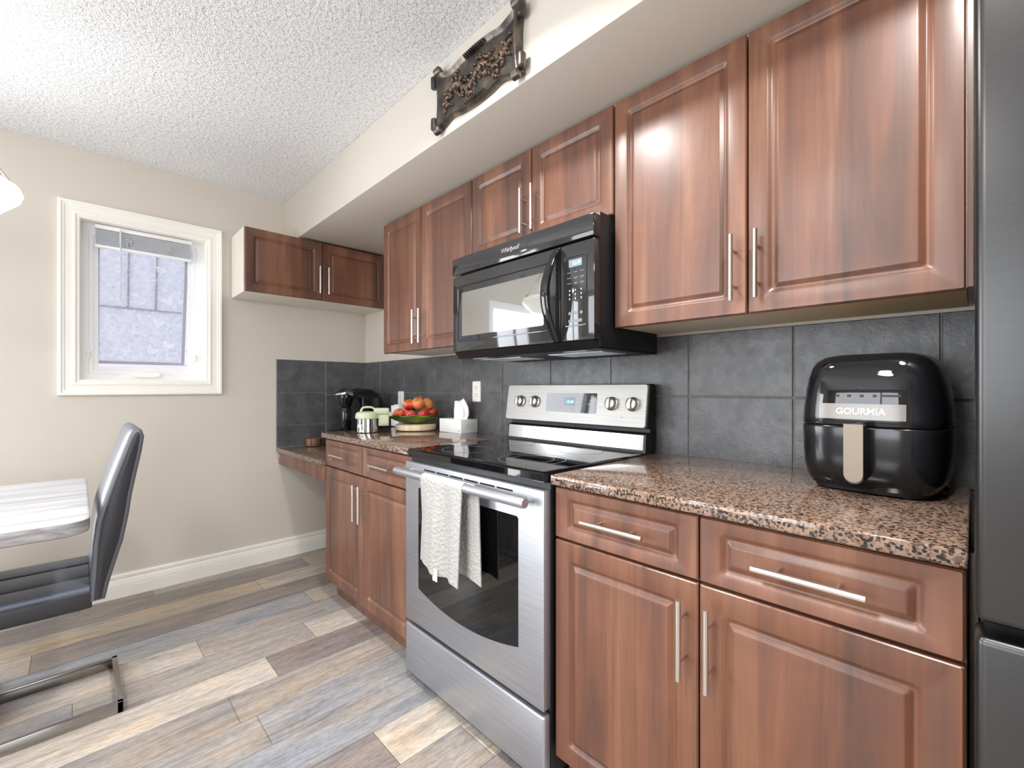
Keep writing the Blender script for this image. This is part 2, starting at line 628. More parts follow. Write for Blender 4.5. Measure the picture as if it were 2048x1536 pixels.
for k in range(-2, 40):
    y1 = -0.098 - 0.179 * k
    y0 = y1 - 0.179
    y1 = min(y1, 0.0)
    if y1 <= YB or y0 >= 0:
        continue
    row = ROWS.get(k)
    if row is None:
        row = [(-9, random.choice('tgmb')), (random.uniform(-3.6, -2.2), random.choice('ptgbm')), (random.uniform(-1.5, -0.5), random.choice('ptgmb'))]
    for i, (xa, tn) in enumerate(row):
        xa = max(xa, XL)
        xb = row[i + 1][0] if i + 1 < len(row) else 0.0
        q = [bm.verts.new(p) for p in ((xa + .0007, y0 + .0007, 0), (xb - .0007, y0 + .0007, 0), (xb - .0007, y1 - .0007, 0), (xa + .0007, y1 - .0007, 0))]
        f = bm.faces.new(q)
        j = random.uniform(0.94, 1.06)
        for lp in f.loops:
            lp[cl] = tuple(min(1, c * j) for c in TONES[tn][:3]) + (1,)
box(bm, XL, 0.12, YB, 0.14, -0.08, -0.0012, mi=1)
struct('floor', bm, ['planks', 'seam'])

bm = B()
box(bm, XL - .12, 0.12, YB - .12, 0.14, CEIL, CEIL + 0.1)
struct('ceiling', bm, 'ceiling')

WX0, WX1, WZ0, WZ1 = -1.602, -1.037, 1.202, 2.066      # window opening
DX0, DX1, DZ1 = -3.90, -2.12, 2.03                      # glazed door opening
bm = B()
for a in ((XL, DX0, 0, CEIL), (DX0, DX1, DZ1, CEIL), (DX1, WX0, 0, CEIL), (WX0, WX1, 0, WZ0), (WX0, WX1, WZ1, CEIL), (WX1, 0.12, 0, CEIL)):
    box(bm, a[0], a[1], 0, 0.14, a[2], a[3])
struct('wall_far', bm, 'wall')
bm = B()
box(bm, 0, 0.12, YB, 0.0, 0, CEIL)
struct('wall_right', bm, 'wall')
bm = B()
for a in ((YB, -2.90, 0, CEIL), (-2.90, -.60, 0, 0.45), (-2.90, -.60, 2.25, CEIL), (-.60, 0, 0, CEIL)):
    box(bm, XL - .12, XL, a[0], a[1], a[2], a[3])
struct('wall_left', bm, 'wall')
bm = B()
for a in ((XL, -3.95, 0, CEIL), (-3.95, -1.25, 0, 0.45), (-3.95, -1.25, 2.25, CEIL), (-1.25, 0, 0, CEIL)):
    box(bm, a[0], a[1], YB - .12, YB, a[2], a[3])
struct('wall_rear', bm, 'wall')
bm = B()
box(bm, SOFX, 0, YB, 0, SOFZ, CEIL, bev=0.004)
struct('wall_soffit', bm, 'wall')

# unseen windows added for the left and rear fill lights: glazing bars and panes
bm = B()
for y in (-2.90, -1.78, -.66):
    box(bm, XL - .09, XL - .03, y, y + .06, .51, 2.19)
for z in (.45, 2.19):
    box(bm, XL - .09, XL - .03, -2.90, -.60, z, z + .06)
w2 = struct('fill_window_left', bm, 'vinyl')
bm = B(); box(bm, XL - .065, XL - .058, -2.85, -.65, .5, 2.2)
ob('pane', bm, 'pane', w2)
bm = B()
for x in (-3.95, -3.05, -2.15, -1.31):
    box(bm, x, x + .06, YB - .09, YB - .03, .51, 2.19)
for z in (.45, 2.19):
    box(bm, -3.95, -1.25, YB - .09, YB - .03, z, z + .06)
w3 = struct('fill_window_rear', bm, 'vinyl')
bm = B(); box(bm, -3.9, -1.3, YB - .065, YB - .058, .5, 2.2)
ob('pane', bm, 'pane', w3)
bm = B()
for x in (DX0, (DX0 + DX1) / 2 - .04, DX1 - .08):
    box(bm, x, x + .08, .02, .08, .08, DZ1 - .08)
for z in (0, DZ1 - .08):
    box(bm, DX0, DX1, .02, .08, z, z + .08)
d1 = struct('door_1', bm, 'vinyl')
bm = B(); box(bm, DX0 + .05, DX1 - .05, .045, .052, .05, DZ1 - .05)
ob('pane', bm, 'pane', d1)

# baseboards
def baseboard(name, x0, x1, mat='trim'):
    prof = [(0, 0), (-.016, 0), (-.016, .060), (-.0145, .062), (-.0145, .064), (-.016, .067), (-.0135, .085), (-.011, .098), (-.008, .103), (-.0125, .108), (-.0125, .122), (-.009, .128), (0, .128)]
    bm = B()
    loft(bm, [[(x0, y, z) for y, z in prof], [(x1, y, z) for y, z in prof]])
    return struct(name, bm, mat, sharp=25)


baseboard('baseboard_far', DX1 + .1, -0.001)

# tiled backsplash
TZ = [0.760, 0.904, 1.130, 1.356]


def tiles(name, axis, edges, zs, cut=None):
    bm = B()
    g = 0.0022
    for a, b in zip(edges, edges[1:]):
        lo, hi = min(a, b) + g, max(a, b) - g
        for z0, z1 in zip(zs, zs[1:]):
            if axis == 'x':
                box(bm, lo, hi, -.009, -.001, z0 + g, z1 - g, bev=.0016, seg=1)
            else:
                box(bm, -.009, -.001, lo, hi, z0 + g, z1 - g, bev=.0016, seg=1)
    lo, hi = min(edges), max(edges)
    if axis == 'x':
        box(bm, lo, hi, -.0062, 0, zs[0], zs[-1] - .001, mi=1)
    else:
        box(bm, -.0062, 0, lo, hi, zs[0], zs[-1] - .001, mi=1)
    return struct(name, bm, ['tile', 'grout'])


tiles('wall_tile_far', 'x', [-0.642, -0.312, -0.0092], TZ)
ye = [-0.0092] + [-0.257 - 0.3312 * k for k in range(0, 11)]
tiles('wall_tile_right', 'y', ye, TZ)

# ------------------------------------------------------------------ window_1
w1 = bpy.data.objects.new('window_1', None)
COL.objects.link(w1)
w1['kind'] = 'structure'


def frame_loft(bm, x0, x1, z0, z1, prof, ydir=-1, y0=0.0, mi=0):
    rings = []
    for ins, d in prof:
        y = y0 + ydir * d
        rings.append([(x0 + ins, y, z0 + ins), (x1 - ins, y, z0 + ins), (x1 - ins, y, z1 - ins), (x0 + ins, y, z1 - ins)])
    loft(bm, rings, False, False, mi=mi)


bm = B()
frame_loft(bm, -1.683, -.957, 1.121, 2.146, [(0, 0), (0, .017), (.004, .022), (.013, .022), (.017, .017), (.024, .017), (.028, .014), (.052, .012), (.058, .015), (.066, .015), (.072, .010), (.081, .009), (.083, 0)])
ob('casing', bm, 'trim', w1, sharp=20)
bm = B()   # reveal lining
frame_loft(bm, WX0, WX1, WZ0, WZ1, [(0, 0), (.004, 0), (.004, .095), (0, .095)], ydir=1, y0=-.002)
ob('jamb_lining', bm, 'trim', w1)
bm = B()   # vinyl frame with a stepped inner edge
frame_loft(bm, WX0 + .004, WX1 - .004, WZ0 + .004, WZ1 - .004, [(0, .0), (.030, .0), (.034, .008), (.052, .008), (.056, .018), (.072, .018), (.0735, .03), (.0735, .05), (.06, .05), (0, .05)], ydir=1, y0=.088)
fr = ob('frame', bm, 'vinyl', w1, sharp=20)
# awning sash swung out at its foot
PX0, PX1, PZ0, PZ1 = -1.524, -1.118, 1.287, 1.975
tilt = R(13)
sash = bpy.data.objects.new('sash', None)
COL.objects.link(sash)
sash.parent = w1
sash.location = (0, .128, PZ1)
sash.rotation_euler = (tilt, 0, 0)
H = PZ1 - PZ0
bm = B()
frame_loft(bm, PX0 - .012, PX1 + .008, -H, 0, [(0, 0), (0, .012), (.016, .012), (.016, .0)], ydir=1, y0=.004)
ob('sash_frame', bm, 'grey_vinyl', sash)
bm = B()
box(bm, PX0 + .004, PX1 - .010, .010, .014, -H + .018, -.018)
ob('pane', bm, 'film', sash)
bm = B()   # grille bars
gz = -(PZ1 - 1.625)
box(bm, PX0 + .006, PX1 - .014, .016, .021, gz - .004, gz + .004)
for gx in (-1.392, -1.262):
    box(bm, gx - .004, gx + .004, .016, .021, gz + .004, -.018)
ob('grille', bm, 'grey_vinyl', sash)
# etched flowers on the film
bm = B()


def ribbon(pts, w):
    L = len(pts)
    for i in range(L - 1):
        (xa, za), (xb, zb) = pts[i], pts[i + 1]
        dx, dz = xb - xa, zb - za
        l = math.hypot(dx, dz) or 1
        nx, nz = -dz / l * w / 2, dx / l * w / 2
        bm.faces.new([bm.verts.new(p) for p in ((xa - nx, .0092, za - nz), (xb - nx, .0092, zb - nz), (xb + nx, .0092, zb + nz), (xa + nx, .0092, za + nz))])


def tulip(cx, cz, s, rot):
    def T(p):
        c, q = math.cos(rot), math.sin(rot)
        return (cx + s * (p[0] * c - p[1] * q), cz + s * (p[0] * q + p[1] * c))
    cup = [(-1, .75), (-.95, .1), (-.6, -.5), (0, -.75), (.6, -.5), (.95, .1), (1, .75), (.6, .4), (.35, .0), (0, .55), (-.35, 0), (-.6, .4), (-1, .75)]
    ribbon([T(p) for p in cup], s * .24)
    ribbon([T(p) for p in ((-.4, -.4), (-.15, .1), (0, .5))], s * .14)
    ribbon([T(p) for p in ((.4, -.4), (.15, .1), (0, .5))], s * .14)


rs = random.Random(5)
for fx, fz in ((.15, .60), (.46, .58), (.80, .62), (.42, .95), (.12, .30), (.42, .29), (.68, .38), (.34, .46), (.70, .90), (.30, .10), (.82, .16), (.62, .10), (.13, .86)):
    tulip(PX0 + .01 + fx * .385, -H + .03 + fz * (H - .07), rs.uniform(.018, .027), rs.uniform(-.7, .7))
for i in range(240):
    x = PX0 + .012 + rs.random() * .375
    z = -H + .026 + rs.random() * (H - .06)
    a = rs.uniform(-.9, .9)
    l = rs.uniform(.004, .016)
    ribbon([(x, z), (x + l * .5 * math.cos(a), z + l * .5 * math.sin(a) + l * .12), (x + l * math.cos(a), z + l * math.sin(a))], rs.uniform(.0022, .0048))
ob('etched_flowers', bm, 'motif', sash, recalc=False)
bm = B()   # crank cover
loft(bm, [[(-1.318 + x * k, .088 - d, 1.238 + z) for x, z in rrect(.128, .030, .012, 4)] for k, d in ((1, 0), (1, .012), (.94, .018))])
bm2 = bm
tube(bm2, [(-1.275, .072, 1.238), (-1.268, .055, 1.238), (-1.258, .05, 1.232)], .006, 8)
ob('crank_handle', bm2, 'hinge', w1)
for x, z in ((-1.566, 1.345), (-1.086, 1.345)):
    bm = B()
    box(bm, x - .008, x + .008, .07, .090, z - .022, z + .022, bev=.004)
    box(bm, x - .006, x + .006, .045, .072, z + .004, z + .016, bev=.003)
    ob('sash_lock', bm, 'hinge', w1)

# exterior: neighbouring wall seen through the film
bm = B()
for i in range(40):
    z = -1.0 + i * .15
    box(bm, -6, 4, 2.60 - .012, 2.7, z, z + .148)
struct('exterior_siding', bm, 'siding')

# blind, pulled up
bl = thing('window_blind', 'white slatted blind pulled all the way up in the small window', 'blind', (-1.3235, .055, 2.058))
bm = B(); box(bm, -.2175, .2175, -.02, .02, -.022, 0, bev=.002)
ob('headrail', bm, 'blind', bl)
bm = B()
for i in range(13):
    z = -.028 - i * .0062
    box(bm, -.214, .214, -.0125, .0125, z - .0022, z + .0012)
ob('slats', bm, 'slat', bl)
bm = B(); box(bm, -.216, .216, -.014, .014, -.124, -.108, bev=.003)
ob('bottom_rail', bm, 'blind', bl)
bm = B(); tube(bm, [(-.112, -.026, -.018), (-.112, -.026, -.41)], .0032, 8)
tube(bm, [(-.112, -.026, -.012), (-.112, -.026, -.085)], .0046, 8)
ob('wand', bm, 'clear', bl)
for x in (-.082, .10):
    bm = B()
    rr = random.Random(int(x * 100))
    for k in range(4):
        pts = [(x + rr.uniform(-.018, .018), -.017 - rr.random() * .006, -.05 - rr.random() * .055) for _ in range(5)]
        tube(bm, pts, .0016, 5)
    ob('cord_knot', bm, 'clear', bl)


# ------------------------------------------------------------------ cabinets
def panel_door(bm, x0, x1, z0, z1, yf, t=.019, ia=.047, iz=None, r=.012):
    """raised-panel door slab: front face at y=yf, thickness t going +y"""
    w, h = x1 - x0, z1 - z0
    cx, cz = (x0 + x1) / 2, (z0 + z1) / 2
    iz = ia if iz is None else iz
    dw = 2 * ia
    dh = 2 * iz
    sp = [(0, 0, t, .002), (0, 0, .004, .002), (.006, .006, 0, .003),
          (dw - .003, dh - .003, 0, r + .002), (dw, dh, .0005, r), (dw + .012, dh + .012, .0056, r), (dw + .017, dh + .017, .0072, r - .001), (dw + .021, dh + .021, .0076, r - .003),
          (dw + .024, dh + .024, .0076, .006), (dw + .028, dh + .028, .0068, .006), (dw + .045, dh + .045, .0006, .003), (dw + .048, dh + .048, .0001, .002), (dw + .054, dh + .054, 0, .002)]
    rings = [[(a, yf + d, b) for a, b in rrect(w - sw, h - sh, rr, 4, cx, cz)] for sw, sh, d, rr in sp]
    loft(bm, rings)


def pull(bm, cx, cz, yf, L=.176, vertical=True, so=.030, r=.0062):
    y = yf - so - r
    a = (0, 0, 1) if vertical else (1, 0, 0)
    A = Vector(a)
    c = Vector((cx, y, cz))
    tube(bm, [c - A * L / 2, c + A * L / 2], r, 14)
    for s in (-1, 1):
        p = c + A * s * L * .27
        tube(bm, [p, Vector((p.x, yf, p.z))], .0042, 10)


def door(parent, x0, x1, z0, z1, yf, hx, hz, vertical=True, name='door', L=.176, **kw):
    bm = B()
    panel_door(bm, x0, x1, z0, z1, yf, **kw)
    d = ob(name, bm, 'wood', parent, sharp=22)
    bm = B()
    pull(bm, hx, hz, yf, L, vertical)
    ob('handle', bm, 'nickel', d)
    return d


UF = -.322     # upper door face
UZ0, UZ1 = 1.360, 2.108


def carcass(bm, w, y0, z0, z1, t=.018):
    box(bm, 0, t, y0, -.010, z0, z1)
    box(bm, w - t, w, y0, -.010, z0, z1)
    box(bm, t, w - t, y0, -.010, z0, z0 + t)
    box(bm, t, w - t, y0, -.010, z1 - t, z1)
    box(bm, t, w - t, -.022, -.010, z0 + t, z1 - t)


def wall_cabinet(label, ya, yb, z0, hz, split, under='melamine'):
    w = ya - yb
    c = thing('wall_cabinet', label, 'cabinet', (0, ya, 0), RW, 'wall cabinets with wood doors')
    bm = B()
    carcass(bm, w, UF + .021, (z0 + .006), UZ1 + .008)
    bd_ = ob('body', bm, 'melamine', c)
    bm = B()
    box(bm, .001, w - .001, UF + .0215, -.011, z0 + .0035, z0 + .0062)
    ob('bottom_panel', bm, under, bd_)
    if under != 'melamine':
        bm = B()
        box(bm, w + .0006, w + .0088, UF + .012, -.012, z0 + .006, UZ1 + .008)
        ob('gap_shade_strip', bm, 'wood_dark', bd_)  # dark strip put in for the shade in the gap beside the fridge
    m = split
    door(c, .0015, m - .002, z0, UZ1, UF, m - .030, hz)
    door(c, m + .002, w - .0015, z0, UZ1, UF, m + .030, hz)
    return c


wall_cabinet('tall walnut wall cabinet nearest the fridge, hung above the air fryer', -2.463, -3.287, UZ0, 1.481, .413, 'amber')
wall_cabinet('short walnut wall cabinet directly above the microwave', -1.712, -2.459, 1.742, 1.857, .372)
wall_cabinet('narrow walnut wall cabinet left of the microwave, above the apples', -.892, -1.709, UZ0, 1.480, .401)

# small white-sided cabinet over the desk, facing the room
c = thing('wall_cabinet', 'white sided wall cabinet over the desk, beside the window', 'cabinet', (-.905, 0, 0), 0, 'wall cabinets with wood doors')
bm = B()
carcass(bm, .900, -.300, 1.731, 2.116)
ob('body', bm, 'melamine', c)
door(c, .0015, .4505, 1.734, 2.113, -.320, .4505 - .026, 1.861)
door(c, .4545, .8985, 1.734, 2.113, -.320, .4545 + .026, 1.861)

BF = -.622    # base door face


def base_cabinet(label, ya, yb, dl):
    w = ya - yb
    c = thing('base_cabinet', label, 'cabinet', (0, ya, 0), RW, 'base cabinets with drawers')
    bm = B()
    box(bm, 0, w, BF + .021, -.012, .102, .884)
    ob('body', bm, 'wood_dark', c)
    bm = B()
    box(bm, .0, w, -.556, -.50, 0, .102)
    ob('toe_kick', bm, 'wood_dark', c)
    m = w / 2
    for x0, x1, hx in ((.0015, m - .0018, m - .030), (m + .0018, w - .0015, m + .030)):
        door(c, x0, x1, .736, .879, BF, (x0 + x1) / 2 + .0, .808, False, 'drawer', dl, ia=.044, iz=.028, r=.010)
        door(c, x0, x1, .108, .730, BF, hx, .607, True, 'door', .176, ia=.047, iz=.052)
    return c


base_cabinet('walnut base cabinet nearest the fridge, under the air fryer', -2.461, -3.289, .178)
base_cabinet('walnut base cabinet left of the stove, under the apples', -.800, -1.697, .178)

# worktops
for nm, lab, y0, y1 in (('countertop', 'brown speckled granite worktop between stove and fridge', -3.291, -2.457), ('countertop', 'brown speckled granite worktop left of the stove, under the apples', -1.699, -.778)):
    bm = B()
    box(bm, -.638, -.010, y0, y1, .886, .914, bev=.004, seg=3)
    tag(ob(nm, bm, 'granite'), lab, 'countertop', 'granite worktops')
dk = thing('desk', 'low built-in granite desk below the corner cabinet', 'desk', (-.33, -.40, .73))
bm = B()
box(bm, -.315, .320, -.397, .390, 0, .028, bev=.004, seg=3)
ob('desktop', bm, 'granite', dk)
bm = B()
box(bm, -.296, -.277, -.397, .398, -.086, -.001, bev=.001)
ob('apron', bm, 'wood', dk)
bm = B()
for z in (-.024,):
    lathe(bm, [(.006, 0), (.006, .002), (.003, .003)], 12)
bmesh.ops.rotate(bm, verts=bm.verts, cent=(0, 0, 0), matrix=Matrix.Rotation(-PI / 2, 3, 'Y'))
bmesh.ops.translate(bm, verts=bm.verts, vec=(-.296, .375, -.03))
ob('screw_cap', bm, 'plate', dk)

# ------------------------------------------------------------------ kitchen range
kr = thing('kitchen_range', 'stainless steel electric range with black glass cooktop', 'stove', (0, -1.702, 0), RW)
W = .750
bm = B()
box(bm, .004, W - .004, -.625, -.03, .03, .888, bev=.003)
box(bm, .02, W - .02, -.585, -.05, .0, .03)
ob('body', bm, 'black_matte', kr)
bm = B()
box(bm, .002, W - .002, -.657, -.626, .030, .224, bev=.007, seg=3)
ob('storage_drawer', bm, 'steel', kr)
bm = B()
box(bm, .002, W - .002, -.657, -.626, .240, .868, bev=.004, seg=2)
dr = ob('oven_door', bm, 'steel', kr)
bm = B()
wx0, wx1, wzt = .098, .646, .776
pts = [(wx0, wzt), (wx1, wzt)]
arc = []
for i in range(17):
    u = i / 16
    arc.append((wx1 + (wx0 - wx1) * u, .385 - .040 * (1 - (2 * u - 1) ** 2)))
pts = [(wx1 - .006, wzt), (wx0 + .006, wzt), (wx0, wzt - .006)] + arc[::-1] + [(wx1, wzt - .006)]
prism(bm, pts, 'y', -.655, -.6576)
ob('window', bm, 'black_glass', dr)
bm = B()
for k in range(6):
    x0 = .137 + k * .0825
    prism(bm, rrect(.073, .0055, .002, 2, x0 + .0365, .849), 'y', -.655, -.6574)
ob('vent_slots', bm, 'charcoal', dr)
bm = B()
tube(bm, [(.022, -.712, .840), (.030, -.712, .840), (.375, -.714, .840), (.72, -.712, .840), (.728, -.712, .840)], [.0135, .0155, .0155, .0155, .0135], 20)
for x in (.05, .70):
    tube(bm, [(x, -.706, .840), (x, -.655, .838)], .010, 12)
ob('handle', bm, 'steel', dr)
bm = B()
loft(bm, [[(a, b, z) for a, b in rrect(W - .002 - 2 * i, .592 - 2 * i, .014, 5, W / 2, -.356)] for i, z in ((.003, .890), (0, .894), (0, .9135), (.003, .9165), (.009, .9185), (.02, .9185))])
ck = ob('cooktop', bm, 'black_glass', kr)
for cx, cy, rr in ((.20, -.50, .098), (.545, -.49, .116), (.20, -.225, .083), (.55, -.22, .083)):
    bm = B()
    for k in (1.0, .66) if rr > .1 else (1.0,):
        lathe(bm, [(rr * k, 0), (rr * k, .0003), (rr * k - .0022, .0003), (rr * k - .0022, 0)], 56, (cx, cy, .9186), False, False)
    ob('burner_ring', bm, 'ring', ck)
# back guard
bg = ob('backguard', prism(B(), [(-.024, .914), (-.094, .914), (-.088, .985), (-.060, .992), (-.060, 1.006), (-.100, 1.010), (-.076, 1.176), (-.024, 1.176)], 'x', .003, W - .003), 'black_matte', kr)
# (prism along x: outline is (y,z))
bm = B()
prism(bm, [(-.095, .928), (-.089, .984), (-.087, .984), (-.093, .928)], 'x', .014, W - .012)
ob('lower_trim', bm, 'steel_shine', bg)
tiltp = math.atan2(.024, .166)
cp = bpy.data.objects.new('control_panel', None)
COL.objects.link(cp)
bm = B()
ph, pw = .168, W + .004
loft(bm, [[(W / 2 + a, d, .084 + b) for a, b in rrect(pw - 2 * i, ph - 2 * i, .010, 4)] for i, d in ((0, .010), (0, -.002), (.003, -.005))])
bpy.data.objects.remove(cp)
cp = ob('control_panel', bm, 'steel_panel', kr)
cp.location = (0, -.0985, 1.0095)
cp.rotation_euler = (-tiltp, 0, 0)
for kx in (.094, .187, .600, .694):
    bm = B()
    lathe(bm, [(.0275, 0), (.0275, .004), (.0235, .006), (.0215, .020), (.018, .022)], 28)
    box(bm, -.0075, .0075, -.021, .021, .010, .034, bev=.003)
    bmesh.ops.rotate(bm, verts=bm.verts, cent=(0, 0, 0), matrix=Matrix.Rotation(PI / 2, 3, 'X'))
    bmesh.ops.translate(bm, verts=bm.verts, vec=(kx, -.005, .089))
    ob('knob', bm, 'nickel', cp)
bm = B()
prism(bm, rrect(.270, .084, .003, 3, .392, .088), 'y', -.004, -.0062)
dp = ob('display_panel', bm, 'black_glass', cp)
bm = B()
prism(bm, rrect(.056, .034, .004, 3, .388, .094), 'y', -.0062, -.0066)
ob('screen', bm, 'lcd_dark', dp)
text('clock_digits', '12:40', .019, 'digit', dp, .390, -.0069, .092, .08)
for i, n in enumerate('123456789'):
    text('key_digit', n, .0085, 'print', dp, .438 + (i % 3) * .017, -.0066, .114 - (i // 3) * .015)
text('key_digit', '0', .0085, 'print', dp, .455, -.0066, .069)
for x, z, w in ((.372, .058, .010), (.395, .058, .018), (.416, .058, .012), (.432, .058, .010), (.504, .114, .012), (.504, .100, .020), (.504, .056, .016)):
    bm = B()
    box(bm, x - w / 2, x + w / 2, -.0068, -.006, z - .0012, z + .0012)
    ob('key_label', bm, 'print', dp)
bm = B()
for x0, x1, z0, z1 in ((.487, .521, .0775, .0783), (.487, .521, .092, .0928), (.487, .4878, .0775, .0928), (.5202, .521, .0775, .0928), (.490, .516, .082, .0835), (.490, .516, .086, .0875)):
    box(bm, x0, x1, -.0068, -.006, z0, z1)
ob('start_key', bm, 'print', dp)
for kx in (.094, .187, .600, .694):
    bm = B()
    for a in range(0, 360, 30):
        if 250 < a < 290:
            continue
        x, z = kx + .034 * math.cos(R(a)), .089 + .034 * math.sin(R(a))
        box(bm, x - .001, x + .001, -.0058, -.0045, z - .001, z + .001)
    ob('dial_marks', bm, 'slot', cp)
for x in (.135, .65):
    bm = B()
    box(bm, x - .0015, x + .0015, -.0058, -.0045, .036, .039)
    ob('indicator_light', bm, 'slot', cp)

# towel over the oven handle
tw = thing('dish_towel', 'white waffle weave towel hung over the oven door handle', 'towel', (-.712, -2.06, .840))


def cloth(nm, y0, y1, yb0, yb1, zbot0, zbot1, side):
    """cloth hanging on one side of the bar; side -1 = room side, +1 = behind the bar"""
    bm = B()
    ns, nt = 26, 36
    grid = []
    for i in range(ns + 1):
        s = i / ns
        row = []
        for j in range(nt + 1):
            u = j / nt
            yt = y0 + (y1 - y0) * u
            yb = yb0 + (yb1 - yb0) * u
            zb = zbot0 + (zbot1 - zbot0) * u + .004 * math.sin(u * 9.0)
            if s < .12:
                a = s / .12
                th = PI / 2 + side * -(PI / 2) * a
                x = .0182 * math.cos(th) * (1 if side > 0 else 1)
                x = side * .0185 * math.sin(a * PI / 2)
                z = .0185 * math.cos(a * PI / 2)
                y = yt
            else:
                a = (s - .12) / .88
                z = -(a) * (-zb)
                y = yt + (yb - yt) * a ** .8
                fold = (.011 * math.sin(u * 10 + 1.0) + .005 * math.sin(u * 19 + 2)) * (1 - .7 * max(0, (u - .85) / .15)) * min(1, a * 2.2)
                x = side * .0185 + (fold if side < 0 else fold * .3) - (.010 * a if side < 0 else -.002 * a) 
                if side > 0:
                    x = min(x, .030)
            row.append(bm.verts.new((x, y, z)))
        grid.append(row)
    for i in range(ns):
        for j in range(nt):
            bm.faces.new((grid[i][j], grid[i + 1][j], grid[i + 1][j + 1], grid[i][j + 1]))
    bmesh.ops.recalc_face_normals(bm, faces=bm.faces)
    bmesh.ops.solidify(bm, geom=bm.faces[:], thickness=.0045)
    return ob(nm, bm, 'towel', tw, sharp=60)


cloth('front_fall', .132, -.106, .138, -.100, -.290, -.318, -1)
cloth('rear_fall', .126, -.150, .100, -.160, -.27, -.306, 1)
bm = B()
box(bm, -.036, -.034, .005, .030, -.325, -.285)
ob('hanging_tag', bm, 'paper', tw)

# ------------------------------------------------------------------ microwave
mw = thing('microwave', 'black over-the-range microwave with a bowed door handle', 'microwave', (0, -1.702, 0), RW)
bm = B()
box(bm, .003, .750, -.385, -.012, 1.296, 1.736, bev=.003)
ob('body', bm, 'black_matte', mw)
bm = B()
box(bm, 0, .752, -.424, -.384, 1.650, 1.723, bev=.004)
gr = ob('top_panel', bm, 'mw_gloss', mw)
text('lettering', 'Whirlpool', .023, 'nickel', gr, .366, -.4246, 1.689, .12, .0008, bold=.0004)
bm = B()
DXR = .610
box(bm, 0, DXR, -.420, -.386, 1.317, 1.643, bev=.004)
md = ob('door', bm, 'mw_gloss', mw)
bm = B()   # moulded rim round the window
loft(bm, [[(a, -.420 - d, b) for a, b in rrect(.530 - 2 * i, .242 - 2 * i, .012, 5, .299, 1.480)] for i, d in ((0, -.001), (.001, .003), (.004, .003), (.006, -.001))], False, False)
ob('window_rim', bm, 'mw_gloss', md)
bm = B()
prism(bm, rrect(.470, .186, .004, 3, .300, 1.476), 'y', -.419, -.4205)
ob('window', bm, 'black_mirror', md)
bm = B()   # bowed handle
rings = []
for i in range(25):
    u = i / 24
    z = 1.634 - .316 * u
    bow = .050 * math.sin(PI * u) ** .9 + .004
    wv = .0125 + .004 * math.sin(PI * u)
    yc = -.420 - bow
    th = .006 + .002 * math.sin(PI * u)
    rings.append([(.600 - .012 * math.sin(PI * u) + a, yc + b, z) for a, b in rrect(2 * wv, 2 * th, .004, 2)])
loft(bm, rings)
ob('handle', bm, 'black_gloss', md)
bm = B()
box(bm, DXR + .003, .752, -.420, -.386, 1.317, 1.643, bev=.004)
cpn = ob('control_panel', bm, 'mw_gloss', mw)
bm = B()
loft(bm, [[(a, -.420 - d, b) for a, b in rrect(.096 - 2 * i, .238 - 2 * i, .008, 4, .676, 1.484)] for i, d in ((0, -.001), (.001, .0025), (.004, .0025), (.006, -.001))], False, False)
ob('keypad_rim', bm, 'mw_gloss', cpn)
bm = B()
prism(bm, rrect(.054, .025, .002, 2, .676, 1.576), 'y', -.4195, -.4208)
ob('display', bm, 'lcd_mw', cpn)
text('clock_digits', '12:39', .016, 'digit', cpn, .680, -.4212, 1.575, .1)
bm = B()
for r_ in range(3):
    for c_ in range(3):
        x, z = .650 + c_ * .027, 1.546 - r_ * .018
        box(bm, x - .009, x + .008, -.4208, -.4195, z - .0012, z + .0012)
        if r_ and c_:
            box(bm, x - .005, x + .005, -.4208, -.4195, z - .0048, z - .003)
ob('program_labels', bm, 'ring', cpn)
for r_ in range(3):
    for c_ in range(3):
        x, z = .652 + c_ * .024, 1.486 - r_ * .014
        bm = B()
        box(bm, x - .0016, x + .0016, -.4208, -.4195, z - .003, z + .003)
        ob('number_key', bm, 'print', cpn)
for x in (.652, .676, .700):
    bm = B()
    prism(bm, rrect(.011, .011, .005, 3, x, 1.410), 'y', -.4195, -.4206)
    ob('round_key', bm, 'ring', cpn)
for x in (.660, .690):
    bm = B()
    prism(bm, rrect(.026, .010, .001, 1, x, 1.384), 'y', -.4195, -.4206)
    ob('wide_key', bm, 'ring', cpn)
bm = B()   # underside with chamfered front lip
prism(bm, [(-.416, 1.316), (-.388, 1.289), (-.012, 1.289), (-.012, 1.30), (-.384, 1.318)], 'x', .006, .746)
un = ob('underside', bm, 'black_matte', mw)
for x0, x1 in ((.05, .30), (.45, .70)):
    bm = B()
    for k in range(9):
        y = -.30 + k * .018
        box(bm, x0, x1, y, y + .010, 1.2865, 1.2895)
    ob('filter_grille', bm, 'steel', un)
for x in (.12, .63):
    bm = B()
    box(bm, x - .05, x + .05, -.365, -.325, 1.287, 1.2895, bev=.001)
    ob('lamp_lens', bm, 'clear', un)

# ------------------------------------------------------------------ fridge
fg = thing('refrigerator', 'dark stainless refrigerator at the right edge', 'fridge', (0, -3.2975, 0), RW)
bm = B()
box(bm, .006, .83, -.63, -.04, .03, 1.78, bev=.004)
box(bm, .03, .80, -.60, -.08, 0, .03)
ob('body', bm, 'black_matte', fg)
bm = B()
box(bm, 0, .836, -.708, -.634, .838, 1.785, bev=.011, seg=5)
ob('upper_door', bm, 'steel_dark', fg)
bm = B()
box(bm, 0, .836, -.708, -.634, .07, .818, bev=.011, seg=5)
ob('freezer_drawer', bm, 'steel_dark', fg)

